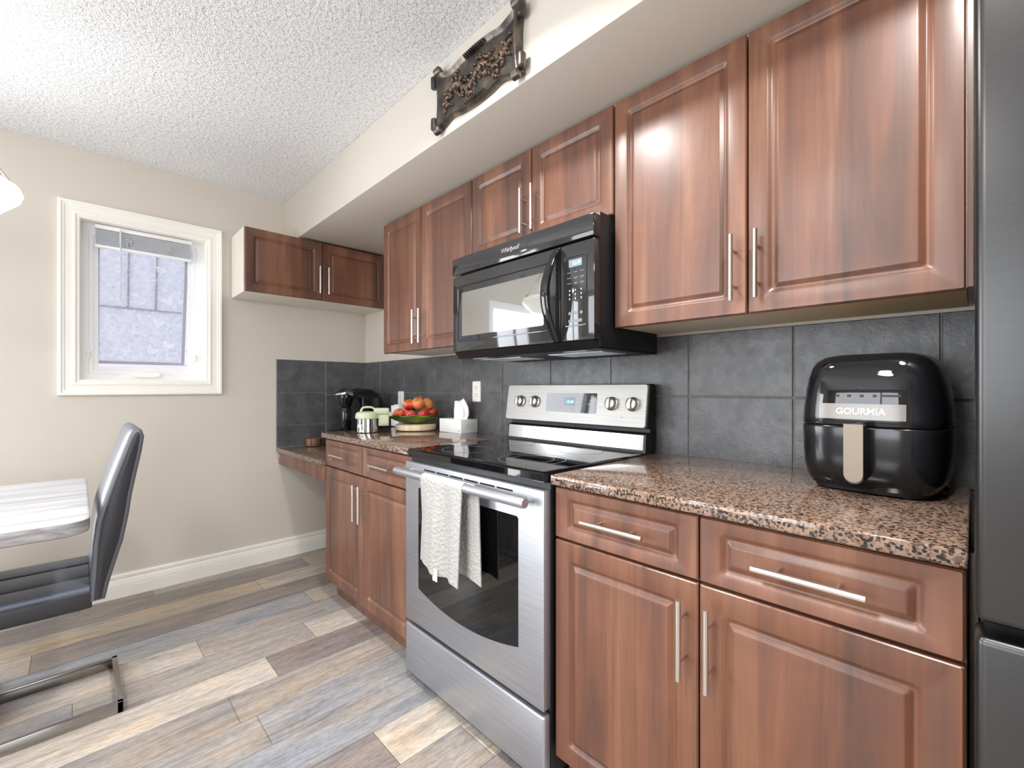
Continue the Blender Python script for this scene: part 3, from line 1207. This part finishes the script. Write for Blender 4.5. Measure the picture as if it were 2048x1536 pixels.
# ------------------------------------------------------------------ outlets
for nm, lab, yc, zc in (('wall_outlet', 'white duplex outlet on the tile just left of the stove', -1.370, 1.141), ('wall_outlet', 'white outlet on the tile partly hidden behind the apples', -.5545, 1.080)):
    o = thing(nm, lab, 'outlet', (-.009, yc, zc), RW, 'white wall outlets')
    bm = B()
    loft(bm, [[(a, d, b) for a, b in rrect(.071 - 2 * i, .114 - 2 * i, .004, 3)] for i, d in ((0, .001), (0, -.003), (.003, -.006))])
    ob('cover_plate', bm, 'plate', o)
    for s in (-1, 1):
        bm = B()
        prism(bm, rrect(.034, .030, .010, 4, 0, s * .0195), 'y', -.005, -.0075)
        rc = ob('receptacle', bm, 'plate', o)
        bm = B()
        for x in (-.006, .006):
            box(bm, x - .0011, x + .0011, -.0079, -.007, s * .0195 + .000, s * .0195 + .009)
        prism(bm, rrect(.005, .005, .0024, 3, 0, s * .0195 - .008), 'y', -.007, -.0079)
        ob('slots', bm, 'slot', rc)

# ------------------------------------------------------------------ air fryer
FA = R(-90) + R(-24)
FW_, FD_ = .137, .128
af = thing('air_fryer', 'glossy black basket air fryer beside the fridge', 'air fryer', (-.185, -3.128, .914), R(-90 - 6))
PROF = [(.012, .86), (.030, .93), (.060, .975), (.100, .995), (.157, 1.0), (.200, .985), (.240, .955), (.270, .92), (.295, .87), (.312, .80), (.322, .70), (.328, .55)]


def fscale(z):
    for (za, a), (zb, b) in zip(PROF, PROF[1:]):
        if za <= z <= zb:
            return a + (b - a) * (z - za) / (zb - za)
    return PROF[0][1] if z < PROF[0][0] else PROF[-1][1]


NE = 4.2


def fr_ring(z, k=1.0, n=56):
    s = fscale(z) * k
    return [(a, b, z) for a, b in superell(FW_ * s, FD_ * s, NE, n)]


bm = B()
loft(bm, [fr_ring(z, k) for z, k in ((.1595, .96), (.1595, .992), (.162, 1), (.18, 1), (.200, 1), (.22, 1), (.240, 1), (.255, 1), (.270, 1), (.283, 1), (.295, 1), (.304, 1), (.312, 1), (.318, 1), (.322, 1), (.326, 1), (.328, 1))])
ob('body', bm, 'black_plastic', af, sharp=50)
bm = B()
loft(bm, [fr_ring(z, k) for z, k in ((.012, .93), (.013, 1), (.022, 1.0), (.030, 1), (.045, 1), (.060, 1), (.08, 1), (.100, 1), (.13, 1), (.152, 1.004), (.156, 1.0), (.1575, .985), (.1575, .9))])
bk = ob('basket_drawer', bm, 'black_plastic', af, sharp=50)
bm = B()
loft(bm, [fr_ring(z, k) for z, k in ((.004, .90), (.004, .94), (.013, .96), (.013, .9))])
for sx in (-1, 1):
    for sy in (-1, 1):
        lathe(bm, [(.011, 0), (.012, .004), (.010, .008)], 14, (sx * .075, sy * .075, 0))
ob('base', bm, 'black_matte', af)


def front_patch(bm, x0, x1, z0, z1, off, nx=18, nz=8, thick=.006):
    g = []
    for lay in (off, off - thick):
        rows = []
        for i in range(nz + 1):
            z = z0 + (z1 - z0) * i / nz
            s = fscale(z)
            a, b = FW_ * s, FD_ * s
            row = []
            for j in range(nx + 1):
                x = x0 + (x1 - x0) * j / nx
                y = -b * max(0.0, 1 - abs(x / a) ** NE) ** (1 / NE) - lay
                row.append(bm.verts.new((x, y, z)))
            rows.append(row)
        g.append(rows)
    f, k = g
    for i in range(nz):
        for j in range(nx):
            bm.faces.new((f[i][j], f[i][j + 1], f[i + 1][j + 1], f[i + 1][j]))
            bm.faces.new((k[i][j], k[i + 1][j], k[i + 1][j + 1], k[i][j + 1]))
    for i in range(nz):
        bm.faces.new((f[i][0], f[i + 1][0], k[i + 1][0], k[i][0]))
        bm.faces.new((f[i][nx], k[i][nx], k[i + 1][nx], f[i + 1][nx]))
    for j in range(nx):
        bm.faces.new((f[0][j], k[0][j], k[0][j + 1], f[0][j + 1]))
        bm.faces.new((f[nz][j], f[nz][j + 1], k[nz][j + 1], k[nz][j]))


bm = B()
front_patch(bm, -.082, .080, .2105, .306, .0016, nz=14)
dpn = ob('display_window', bm, 'black_glass', af, sharp=50)
bm = B()
yy = -.1265
for x in (-.045, -.022, .002, .026):
    prism(bm, rrect(.007, .006, .002, 2, x, .229), 'y', yy, yy + .001)
box(bm, .038, .072, yy + .001, yy + .002, .227, .232)
box(bm, -.010, .010, yy + .003, yy + .004, .247, .2485)
box(bm, -.0008, .0008, yy + .003, yy + .004, .239, .2565)
ob('touch_icons', bm, 'black_matte', dpn)
bm = B()
front_patch(bm, -.0825, .0805, .1745, .2105, .0026)
bd = ob('badge_strip', bm, 'badge', af, sharp=50)
text('lettering', 'GOURMIA', .0205, 'box_white', bd, .0, -.1292, .1925, 0, .0010, bold=.0005)
bm = B()
prism(bm, rrect(.036, .134, .0175, 6, 0, .100), 'y', -.128, -.176)
box(bm, -.016, .016, -.176, -.118, .130, .155)
hd = ob('handle', bm, 'black_plastic', bk)
bm = B()
pts = [(-.018, .166), (-.018, .055)] + [(-.018 * math.cos(a), .055 - .018 * math.sin(a)) for a in [PI * i / 12 for i in range(1, 12)]] + [(.018, .055), (.018, .166)]
prism(bm, pts[::-1], 'y', -.1765, -.1795)
ob('handle_plate', bm, 'champagne', hd)
bm = B()
tube(bm, [(.06, .105, .012), (.085, .118, .007), (.11, .105, .006), (.118, .08, .006), (.125, .06, .006)], .0042, 8)
ob('power_cord', bm, 'cord', af)

# ------------------------------------------------------------------ things on the left worktop
CT = .914
# round wood slab
tag(ob('serving_board', (lambda b: (lathe(b, [(.113, 0), (.119, .003), (.121, .016), (.119, .030), (.113, .033)], 48), b)[1])(B()), 'birch'), 'thick pale round wood board under the green fruit bowl', 'board').location = (-.162, -.986, CT)
# leaf bowl
r_ax = Vector((.876, -.538, 0)); f_ax = Vector((.538, .876, 0))
bowl_ang = math.atan2(r_ax.y, r_ax.x)
bm = B()
ns, nt = 14, 48
outer, inner = [], []
for lay, arr in ((0, outer), (1, inner)):
    for i in range(ns + 1):
        s = i / ns
        row = []
        for j in range(nt):
            th = 2 * PI * j / nt
            rad = (.138 + .012 * math.cos(th * 2)) * (1 + .03 * math.cos(th * 7))
            if abs(th - PI) < .45:
                rad += .012 * (1 - abs(th - PI) / .45)
            q = s if lay == 0 else s * .985
            x = rad * q * math.cos(th)
            y = rad * q * .80 * math.sin(th)
            z = .050 * max(0, (q - .22) / .78) ** 1.5 + .004 * math.sin(th * 7) * q ** 3 + (.0 if lay == 0 else .006)
            row.append(bm.verts.new((x, y, z)) if i else None)
        arr.append(row)
for arr, z in ((outer, 0.0), (inner, .006)):
    cv = bm.verts.new((0, 0, z))
    for j in range(nt):
        k = (j + 1) % nt
        bm.faces.new((cv, arr[1][j], arr[1][k]))
        for i in range(1, ns):
            bm.faces.new((arr[i][j], arr[i + 1][j], arr[i + 1][k], arr[i][k]))
for j in range(nt):
    k = (j + 1) % nt
    bm.faces.new((outer[ns][j], inner[ns][j], inner[ns][k], outer[ns][k]))
bw = tag(ob('fruit_bowl', bm, 'leaf', sharp=60), 'glazed green leaf shaped bowl holding apples', 'bowl')
BC = Vector((-.162, -.986, CT + .0335))
bw.location = BC - r_ax * .010
bw.rotation_euler = (0, 0, bowl_ang)


def apple_mesh(mat):
    bm = B()
    prof = []
    for i in range(15):
        a = -PI / 2 + PI * i / 14
        r = .036 * math.cos(a) ** .9 if abs(math.cos(a)) > 1e-6 else 0
        z = .033 * math.sin(a)
        if i >= 12:
            z -= .0045 * (i - 11)
        if i <= 1:
            z += .003 * (2 - i)
        r *= 1 + .06 * math.sin(a)
        prof.append((max(r, .0008), z))
    lathe(bm, prof, 24)
    return bm


AP = [  # right offset, away offset, z above worktop, material, tilt, label
    (-.092, -.002, .106, 'r', (.5, -.5), 'yellow-topped apple at the left end of the lower row in the green bowl'),
    (-.033, -.046, .101, 'r', (.2, .1), 'red apple second from the left in the lower row of the green bowl'),
    (.041, -.046, .101, 'r', (.3, 1.0), 'red apple third from the left in the lower row of the green bowl'),
    (.094, .006, .110, 'r', (.6, .4), 'apple with its stalk end showing at the right end of the green bowl'),
    (-.038, .006, .160, 'r', (.7, .1), 'deep red apple on the left of the upper layer in the green bowl'),
    (.012, -.036, .168, 'g', (.4, -.3), 'pinkish apple at the front of the upper layer in the green bowl'),
    (.066, .010, .164, 'g', (1.6, .6), 'orange-gold apple on the right of the upper layer in the green bowl'),
    (.020, .052, .178, 'r', (-.3, .3), 'dark red apple at the back top of the pile in the green bowl'),
]
for i, (ro, fo, z, k, tl_, lab) in enumerate(AP):
    p = Vector((-.162, -.986, 0)) + r_ax * ro + f_ax * fo
    a = ob('apple', apple_mesh(0), 'apple_red' if k == 'r' else 'apple_gold', sharp=60)
    tag(a, lab, 'apple', 'apples in the green bowl')
    a.location = (p.x, p.y, CT + z - .014)
    a.rotation_euler = (tl_[0] * .6, tl_[1] * .6, i * 1.3)
    bm = B()
    tube(bm, [(0, 0, .012), (.001, .001, .024), (.003, .002, .033)], .0013, 6)
    ob('stem', bm, 'stem', a)

# tissue box
tb = thing('tissue_box', 'white tissue box with a tissue pulled up, left of the stove', 'tissue box', (-.070, -1.280, CT), RW)
bm = B()
box(bm, -.100, .100, -.058, .058, 0, .074, bev=.0015)
ob('carton', bm, 'box_white', tb)
bm = B()
for k in range(5):
    box(bm, .1, .1006, -.030, .030, .048 - k * .006, .0495 - k * .006)
ob('printed_lines', bm, 'box_print', tb)
bm = B()
prism(bm, rrect(.012, .010, .0045, 4, .08, .016), 'y', -.058, -.0586)
ob('printed_ring', bm, 'box_print', tb)
bm = B()
rings = []
for i in range(13):
    u = i / 12
    z = .072 + .108 * u
    wv = .044 + .014 * math.sin(u * 3.6) - .004 * u
    cx = .020 + .012 * math.sin(u * 2.6) - .018 * u * u
    dv = .024 * (1 - .4 * u)
    ring = []
    for j in range(28):
        th = 2 * PI * j / 28
        fo = 1 + .16 * math.sin(th * 5 + u * 2)
        zz = z + (u ** 2) * .012 * math.sin(th * 2 + .8) - u * .030 * max(0, -math.cos(th)) ** 2
        ring.append((cx + wv * math.cos(th) * fo, dv * math.sin(th) * fo, zz))
    rings.append(ring)
loft(bm, rings, False, True)
ob('tissue', bm, 'paper', tb, sharp=70)

# white carton behind the fruit
bm = B()
box(bm, -.135, -.030, -.735, -.640, CT, 1.046, bev=.003)
box(bm, -.120, -.040, -.725, -.650, 1.046, 1.052, bev=.002)
tag(ob('paper_carton', bm, 'box_white'), 'plain white carton standing behind the apples by the wall', 'carton')

# small steel food pot with sage lid
pt = thing('food_pot', 'small steel pot with sage green lid beside the coffee maker', 'pot', (-.448, -.945, CT), math.atan2(-.435, .900))
bm = B()
lathe(bm, [(.052, 0), (.056, .003), (.056, .078), (.054, .080)], 36)
ob('pot_body', bm, 'steel_shine', pt)
bm = B()
lathe(bm, [(.060, .076), (.064, .079), (.064, .094), (.060, .108), (.050, .114), (.02, .116)], 40)
ld = ob('lid', bm, 'sage', pt)
bm = B()
tube(bm, [(-.034, -.02, .110), (-.032, -.02, .126), (-.022, -.02, .138), (-.004, -.02, .141), (.020, -.02, .140), (.036, -.02, .132), (.042, -.02, .112)], .0062, 10)
ob('lid_handle', bm, 'sage', ld)
bm = B()
box(bm, .036, .118, -.030, .040, .098, .134, bev=.008, seg=3)
box(bm, .050, .135, -.022, .034, .086, .112, bev=.008, seg=3)
box(bm, .058, .116, -.030, .030, .034, .098, bev=.006, seg=3)
sh = ob('side_grip', bm, 'sage', pt)
bm = B()
box(bm, .066, .112, -.032, -.029, .040, .066, bev=.002)
ob('grip_inset', bm, 'sage_window', sh)
bm = B()
ang = []
for z0, z1, a0, a1, mi in ((.006, .046, 205, 243, 0), (.008, .030, 212, 222, 1), (.016, .042, 238, 243, 1)):
    rr = .0565 if mi == 0 else .0569
    n = 8
    lo = [bm.verts.new((rr * math.cos(R(a0 + (a1 - a0) * i / n)), rr * math.sin(R(a0 + (a1 - a0) * i / n)), z0)) for i in range(n + 1)]
    hi = [bm.verts.new((rr * math.cos(R(a0 + (a1 - a0) * i / n)), rr * math.sin(R(a0 + (a1 - a0) * i / n)), z1)) for i in range(n + 1)]
    for i in range(n):
        bm.faces.new((lo[i], lo[i + 1], hi[i + 1], hi[i])).material_index = mi
ob('paper_label', bm, ['box_white', 'slot'], pt, recalc=False)

# pod drawer and coffee maker on the desk
DZ = .758
pd = thing('pod_drawer', 'black pod drawer under the coffee maker on the desk', 'drawer', (-.235, -.34, DZ))
bm = B()
box(bm, -.165, .165, -.15, .15, .004, .090, bev=.004)
box(bm, -.15, .15, -.13, .13, 0, .004)
ob('case', bm, 'black_plastic', pd)
bm = B()
box(bm, -.171, -.165, -.14, .14, .014, .080, bev=.002)
ob('drawer_front', bm, 'black_matte', pd)
cm = thing('coffee_maker', 'black single-serve coffee maker with silver lid handle in the corner', 'coffee maker', (-.235, -.34, DZ + .0905))
bm = B()
loft(bm, [[(a - .055, b, z) for a, b in rrect(.20 - 2 * i, .20 - 2 * i, .03, 5)] for i, z in ((.004, 0), (0, .003), (0, .020), (.006, .026))])
ob('drip_base', bm, 'black_matte', cm)
bm = B()
pts = [(.0, 0), (.155, 0), (.165, .05), (.168, .12), (.162, .18), (.145, .235), (.115, .275), (.07, .300), (.02, .313), (-.03, .313), (-.075, .300), (-.09, .285), (-.085, .262), (-.02, .256), (.0, .24)]
rings = []
for y, k in ((-.105, .90), (-.100, .96), (-.09, 1), (.09, 1), (.1, .96), (.105, .9)):
    rings.append([(.06 + (x - .06) * k, y, .15 + (z - .15) * k if z > 0.01 else z) for x, z in pts])
loft(bm, rings)
ob('body', bm, 'black_plastic', cm, sharp=50)
bm = B()
lathe(bm, [(.026, .178), (.034, .190), (.045, .225), (.052, .258), (.050, .266)], 28, (-.075, -.01, 0))
ob('brew_head', bm, 'black_plastic', cm)
bm = B()
lathe(bm, [(.030, .026), (.032, .03), (.035, .172), (.033, .176)], 28, (-.075, -.01, 0))
ob('tumbler', bm, 'black_gloss', cm)
bm = B()
rings = []
for i in range(13):
    u = i / 12
    x = -.168 + .155 * u
    rings.append([(x, a, .268 + .010 * math.sin(u * 2.4) + b) for a, b in rrect(.10 + .09 * math.sin(PI * min(1, u * .75 + .12)), .005 + .016 * math.sin(PI * min(1, u * .8 + .04)), .002, 2)])
loft(bm, rings)
ob('lid_handle', bm, 'steel_shine', cm)
bm = B()
box(bm, -.003, .001, -.108, -.104, .03, .245)
ob('seam_strip', bm, 'ring', cm)

# coaster stack on the desk
cs = thing('coaster_holder', 'small round tan coaster stack with dark bands on the desk', 'coasters', (-.425, -.075, DZ))
bm = B()
lathe(bm, [(.050, .001), (.052, .003)] + [q for k in range(4) for q in ((.052, .004 + k * .0115), (.052, .0135 + k * .0115), (.0495, .0143 + k * .0115), (.0495, .0152 + k * .0115))], 36)
ob('coasters', bm, 'tan', cs)
bm = B()
for a in range(0, 360, 45):
    x, y = .0535 * math.cos(R(a + 12)), .0535 * math.sin(R(a + 12))
    tube(bm, [(x * .3, y * .3, .001), (x, y, .001), (x, y, .055)], .0017, 6)
ob('wire_holder', bm, 'black_matte', cs)

# ------------------------------------------------------------------ plaque on the soffit
pq = thing('wall_plaque', 'scroll-edged bronze relief plaque on the soffit face', 'plaque', (SOFX - .001, -2.083, 2.258), RW)
PWH, PHH = .225, .098


def plaque_edge(u, v):
    """u,v in [-1,1] -> outline"""
    tx = PWH * u * (1 - .055 * (1 - v * v) * abs(u) ** 3) * 1.04
    top = PHH * (1 + .14 * abs(u) ** 4 - .10 * math.exp(-((abs(u) - .58) / .16) ** 2) + .06 * math.exp(-(u / .28) ** 2))
    return tx, v * top


bm = B()
NU, NV = 72, 36
gf, gb = [], []
for j in range(NV + 1):
    rf, rb = [], []
    for i in range(NU + 1):
        u, v = -1 + 2 * i / NU, -1 + 2 * j / NV
        x, z = plaque_edge(u, v)
        e = max(abs(u), abs(v))
        rim = math.exp(-((e - .93) / .07) ** 2)
        d = .010 + .014 * rim + .010 * max(0, abs(u) - .8) * 5 * .6
        if e >= .999:
            d = .010
        rf.append(bm.verts.new((x, -d, z)))
        rb.append(bm.verts.new((x, -.0, z)))
    gf.append(rf)
    gb.append(rb)
for j in range(NV):
    for i in range(NU):
        bm.faces.new((gf[j][i], gf[j][i + 1], gf[j + 1][i + 1], gf[j + 1][i]))
for j in range(NV):
    for i in (0, NU):
        bm.faces.new((gf[j][i], gf[j + 1][i], gb[j + 1][i], gb[j][i]))
for i in range(NU):
    for j in (0, NV):
        bm.faces.new((gf[j][i], gf[j][i + 1], gb[j][i + 1], gb[j][i]))
ob('scroll_panel', bm, 'pewter', pq, sharp=60)
for sx, sz, ax in ((1, 1, 0), (1, -1, 0), (-1, 1, 0), (-1, -1, 0), (1, 1, 1), (1, -1, 1), (-1, 1, 1), (-1, -1, 1)):
    bm = B()
    lathe(bm, [(.004, -.024), (.010, -.022), (.0135, -.018), (.0135, .018), (.010, .022), (.004, .024)] if ax else [(.004, -.018), (.011, -.016), (.015, -.012), (.015, .012), (.011, .016), (.004, .018)], 20)
    if ax == 0:
        bmesh.ops.rotate(bm, verts=bm.verts, cent=(0, 0, 0), matrix=Matrix.Rotation(R(90), 3, 'Y'))
        bmesh.ops.translate(bm, verts=bm.verts, vec=(sx * .214, -.022, sz * .112))
    else:
        bmesh.ops.translate(bm, verts=bm.verts, vec=(sx * .238, -.022, sz * .080))
    ob('scroll_curl', bm, 'pewter', pq)
# raised leaf-and-berry garland
bm = B()
rg = random.Random(11)


def blob(cx, cz, a, b, d, rot):
    n, m = 12, 5
    c, s = math.cos(rot), math.sin(rot)
    rings = []
    for i in range(m + 1):
        ph = PI / 2 * i / m
        rings.append([(cx + c * a * math.cos(ph) * math.cos(t) - s * b * math.cos(ph) * math.sin(t), -.009 - d * math.sin(ph), cz + s * a * math.cos(ph) * math.cos(t) + c * b * math.cos(ph) * math.sin(t)) for t in [2 * PI * k / n for k in range(n)]])
    loft(bm, rings, False, True)


for i in range(34):
    u = -1 + 2 * i / 33
    x = u * .178
    z = .022 * math.sin(u * 7.5) - .004
    blob(x, z, .017, .0075, .015, u * 2 + (1.1 if i % 2 else -1.1))
    blob(x + rg.uniform(-.006, .006), z + (.026 if i % 2 else -.026) + rg.uniform(-.006, .006), .013, .0065, .013, rg.uniform(-1.5, 1.5))
    if i % 3 == 0:
        blob(x, z + (-.038 if i % 2 else .038), .008, .008, .014, 0)
        blob(x + .013, z + (-.044 if i % 2 else .044), .006, .006, .011, 0)
ob('leaf_relief', bm, 'bronze', pq, sharp=60)
for zz in (-.082, .086):
    bm = B()
    for k in range(-5, 6):
        blob(k * .010, zz, .0035, .009, .022, 0)
    ob('border_ribs', bm, 'pewter', pq, sharp=60)

# ------------------------------------------------------------------ dining table, chair, lamps
dt = thing('dining_table', 'white marbled dining table top at the left edge', 'table', (-2.35, -.94, 0))
TX1 = -1.577 + 2.35
bm = B()
o_ = rrect(2 * TX1, .905, .055, 6, 0, 0)
loft(bm, [[(a, b, z) for a, b in rrect(2 * TX1 - 2 * i, .905 - 2 * i, .055, 6)] for i, z in ((.0, .7505), (.0005, .752), (.003, .7542), (.008, .755))])
tt = ob('tabletop', bm, 'marble', dt)
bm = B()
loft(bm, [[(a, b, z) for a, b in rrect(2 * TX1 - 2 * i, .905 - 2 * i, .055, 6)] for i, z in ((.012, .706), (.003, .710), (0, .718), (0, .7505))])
ob('shaded_edge', bm, 'marble_shade', tt)  # table edge, its shade put into the colour
for s in (-1, 1):
    bm = B()
    box(bm, s * .46 - .03, s * .46 + .03, -.26, .26, .03, .710, bev=.006)
    box(bm, s * .46 - .05, s * .46 + .05, -.32, .32, 0, .03, bev=.004)
    ob('leg', bm, 'marble', dt)

ch = thing('dining_chair', 'grey leather cantilever dining chair pushed in at the table end', 'chair', (-1.73, -.985, 0))
CW = .208
# back: profile in x-z, lofted across y
ox = 1.73


def back_prof(k=0.0):
    fr_ = [(-1.590, .425), (-1.585, .52), (-1.580, .62), (-1.571, .70), (-1.551, .78), (-1.528, .86), (-1.506, .93), (-1.488, .985), (-1.478, 1.006), (-1.464, 1.015)]
    bk_ = [(-1.449, 1.008), (-1.443, .985), (-1.450, .93), (-1.463, .86), (-1.477, .78), (-1.487, .70), (-1.501, .62), (-1.520, .55), (-1.538, .48), (-1.549, .425)]
    return [(x + ox + .012, z) for x, z in fr_ + bk_]


bp = back_prof()
cx_ = sum(p[0] for p in bp) / len(bp)


def inset(pts, d):
    n = len(pts)
    out = []
    for i in range(n):
        p0, p1, p2 = Vector(pts[i - 1]), Vector(pts[i]), Vector(pts[(i + 1) % n])
        e = (p2 - p0).normalized()
        nn = Vector((e.y, -e.x))
        out.append(tuple(p1 + nn * d))
    return out


bm = B()
rings = []
for y, d in ((-CW, .012), (-CW + .003, .005), (-CW + .010, .0), (CW - .010, 0), (CW - .003, .005), (CW, .012)):
    rings.append([(x, y, z) for x, z in inset(bp, d)])
loft(bm, rings)
bk_o = ob('backrest', bm, 'leather', ch, sharp=50)
for s in (-1, 1):
    bm = B()
    a, b = inset(bp, .013), inset(bp, .016)
    loft(bm, [[(x, s * (CW - .002), z) for x, z in a], [(x, s * (CW + .003), z) for x, z in a], [(x, s * (CW + .005), z) for x, z in b]])
    ob('side_panel', bm, 'leather_dark', bk_o, sharp=50)
bm = B()
sx0, sx1 = -.255, .160
rings = []
for x, zt, hw in ((sx0 - .012, .440, CW - .02), (sx0, .466, CW - .006), (sx0 + .03, .474, CW), (sx1 - .02, .474, CW), (sx1, .466, CW - .004)):
    rings.append([(x, a, .400 + (zt - .400) / 2 + b) for a, b in rrect(2 * hw, zt - .400, .024, 5)])
loft(bm, rings)
st = ob('seat', bm, 'leather_dark', ch, sharp=50)  # dark leather paints the shadow side below the cushions
bm = B()
for a, b in ((-CW + .004, -CW * .40), (-CW * .36, CW * .36), (CW * .40, CW - .004)):
    loft(bm, [[(x, (a + b) / 2 + p, .470 + q) for p, q in rrect(b - a, .022, .010, 4)] for x in (sx0 + .01, sx1 - .006)])
ob('seat_cushions', bm, 'leather_blue', st, sharp=50)
bm = B()   # flat-bar cantilever base
fx0, fx1 = -.245, .243
fy = .190
T, Hh = .018, .040
for s in (-1, 1):
    y = s * (fy - T / 2)
    box(bm, fx0, fx1, y - T / 2, y + T / 2, 0, Hh, bev=.002)
    box(bm, fx0, fx0 + .03, y - T / 2, y + T / 2, 0, .41, bev=.002)
    box(bm, fx0, .13, y - T / 2, y + T / 2, .392, .41, bev=.002)
box(bm, fx1 - T, fx1, -fy, fy, 0.0, Hh, bev=.002)
ob('cantilever_frame', bm, 'chrome', ch)

pl = thing('pendant_lamp', 'white glass bowl pendant lamp hung over the dining table', 'lamp', (-1.945, -.906, 0))
bm = B()
lathe(bm, [(.004, 1.722), (.05, 1.726), (.095, 1.742), (.130, 1.766), (.150, 1.790), (.172, 1.812), (.192, 1.832), (.199, 1.852), (.192, 1.872), (.180, 1.880), (.176, 1.876), (.186, 1.862), (.186, 1.845), (.165, 1.822), (.12, 1.775), (.06, 1.745), (.004, 1.738)], 48)
ob('glass_bowl', bm, 'lamp', pl)
bm = B()
lathe(bm, [(.065, CEIL), (.065, CEIL - .012), (.03, CEIL - .03), (.008, CEIL - .034)], 28)
tube(bm, [(0, 0, CEIL - .03), (0, 0, 2.16)], .006, 8)
lathe(bm, [(.008, 2.16), (.026, 2.15), (.026, 2.11), (.010, 2.10)], 20)
for a in (15, 135, 255):
    x, y = math.cos(R(a)), math.sin(R(a))
    tube(bm, [(x * .02, y * .02, 2.12), (x * .185, y * .185, 1.884)], .0035, 8)
ob('stem_and_rods', bm, 'lamp_rim', pl)
for a in (15, 135, 255, -40):
    bm = B()
    x, y = .186 * math.cos(R(a)), .186 * math.sin(R(a))
    lathe(bm, [(.004, -.006), (.011, -.003), (.011, .003), (.004, .009)], 12, (x, y, 1.880))
    ob('rim_clip', bm, 'lamp_rim', pl)
light('pendant_bulb', 'POINT', (-1.945, -.906, 1.95), 2, (1, .95, .86), radius=.05)

# flush ceiling lamps, above the picture's top edge; the last is added for bevel highlights
for nm, lab, x, y, pw, sz in (('ceiling_lamp', 'flush white ceiling lamp over the stove, above the view', -.98, -2.25, 15, .16), ('ceiling_lamp', 'flush white ceiling lamp over the fridge end, above the view', -.98, -3.28, 15, .16), ('ceiling_lamp', 'added larger ceiling lamp for door bevel highlights, above the view', -2.35, -2.65, 30, .40)):
    o = thing(nm, lab, 'lamp', (x, y, CEIL), 0, 'flush ceiling lamps')
    bm = B()
    lathe(bm, [(sz * .5 + .01, 0), (sz * .5 + .01, -.018), (sz * .5, -.02)], 28)
    ob('lamp_base', bm, 'lamp_rim', o)
    bm = B()
    lathe(bm, [(sz * .5, -.020), (sz * .5 + .004, -.032), (sz * .42, -.054), (sz * .25, -.066), (.004, -.070)], 36)
    ob('glass_diffuser', bm, 'lamp', o)
    light('lamp_bulb', 'AREA', (x, y, CEIL - .080), pw, (1, .97, .94), sz, aim=(0, 0, -1), shape='DISK', spread=R(150))
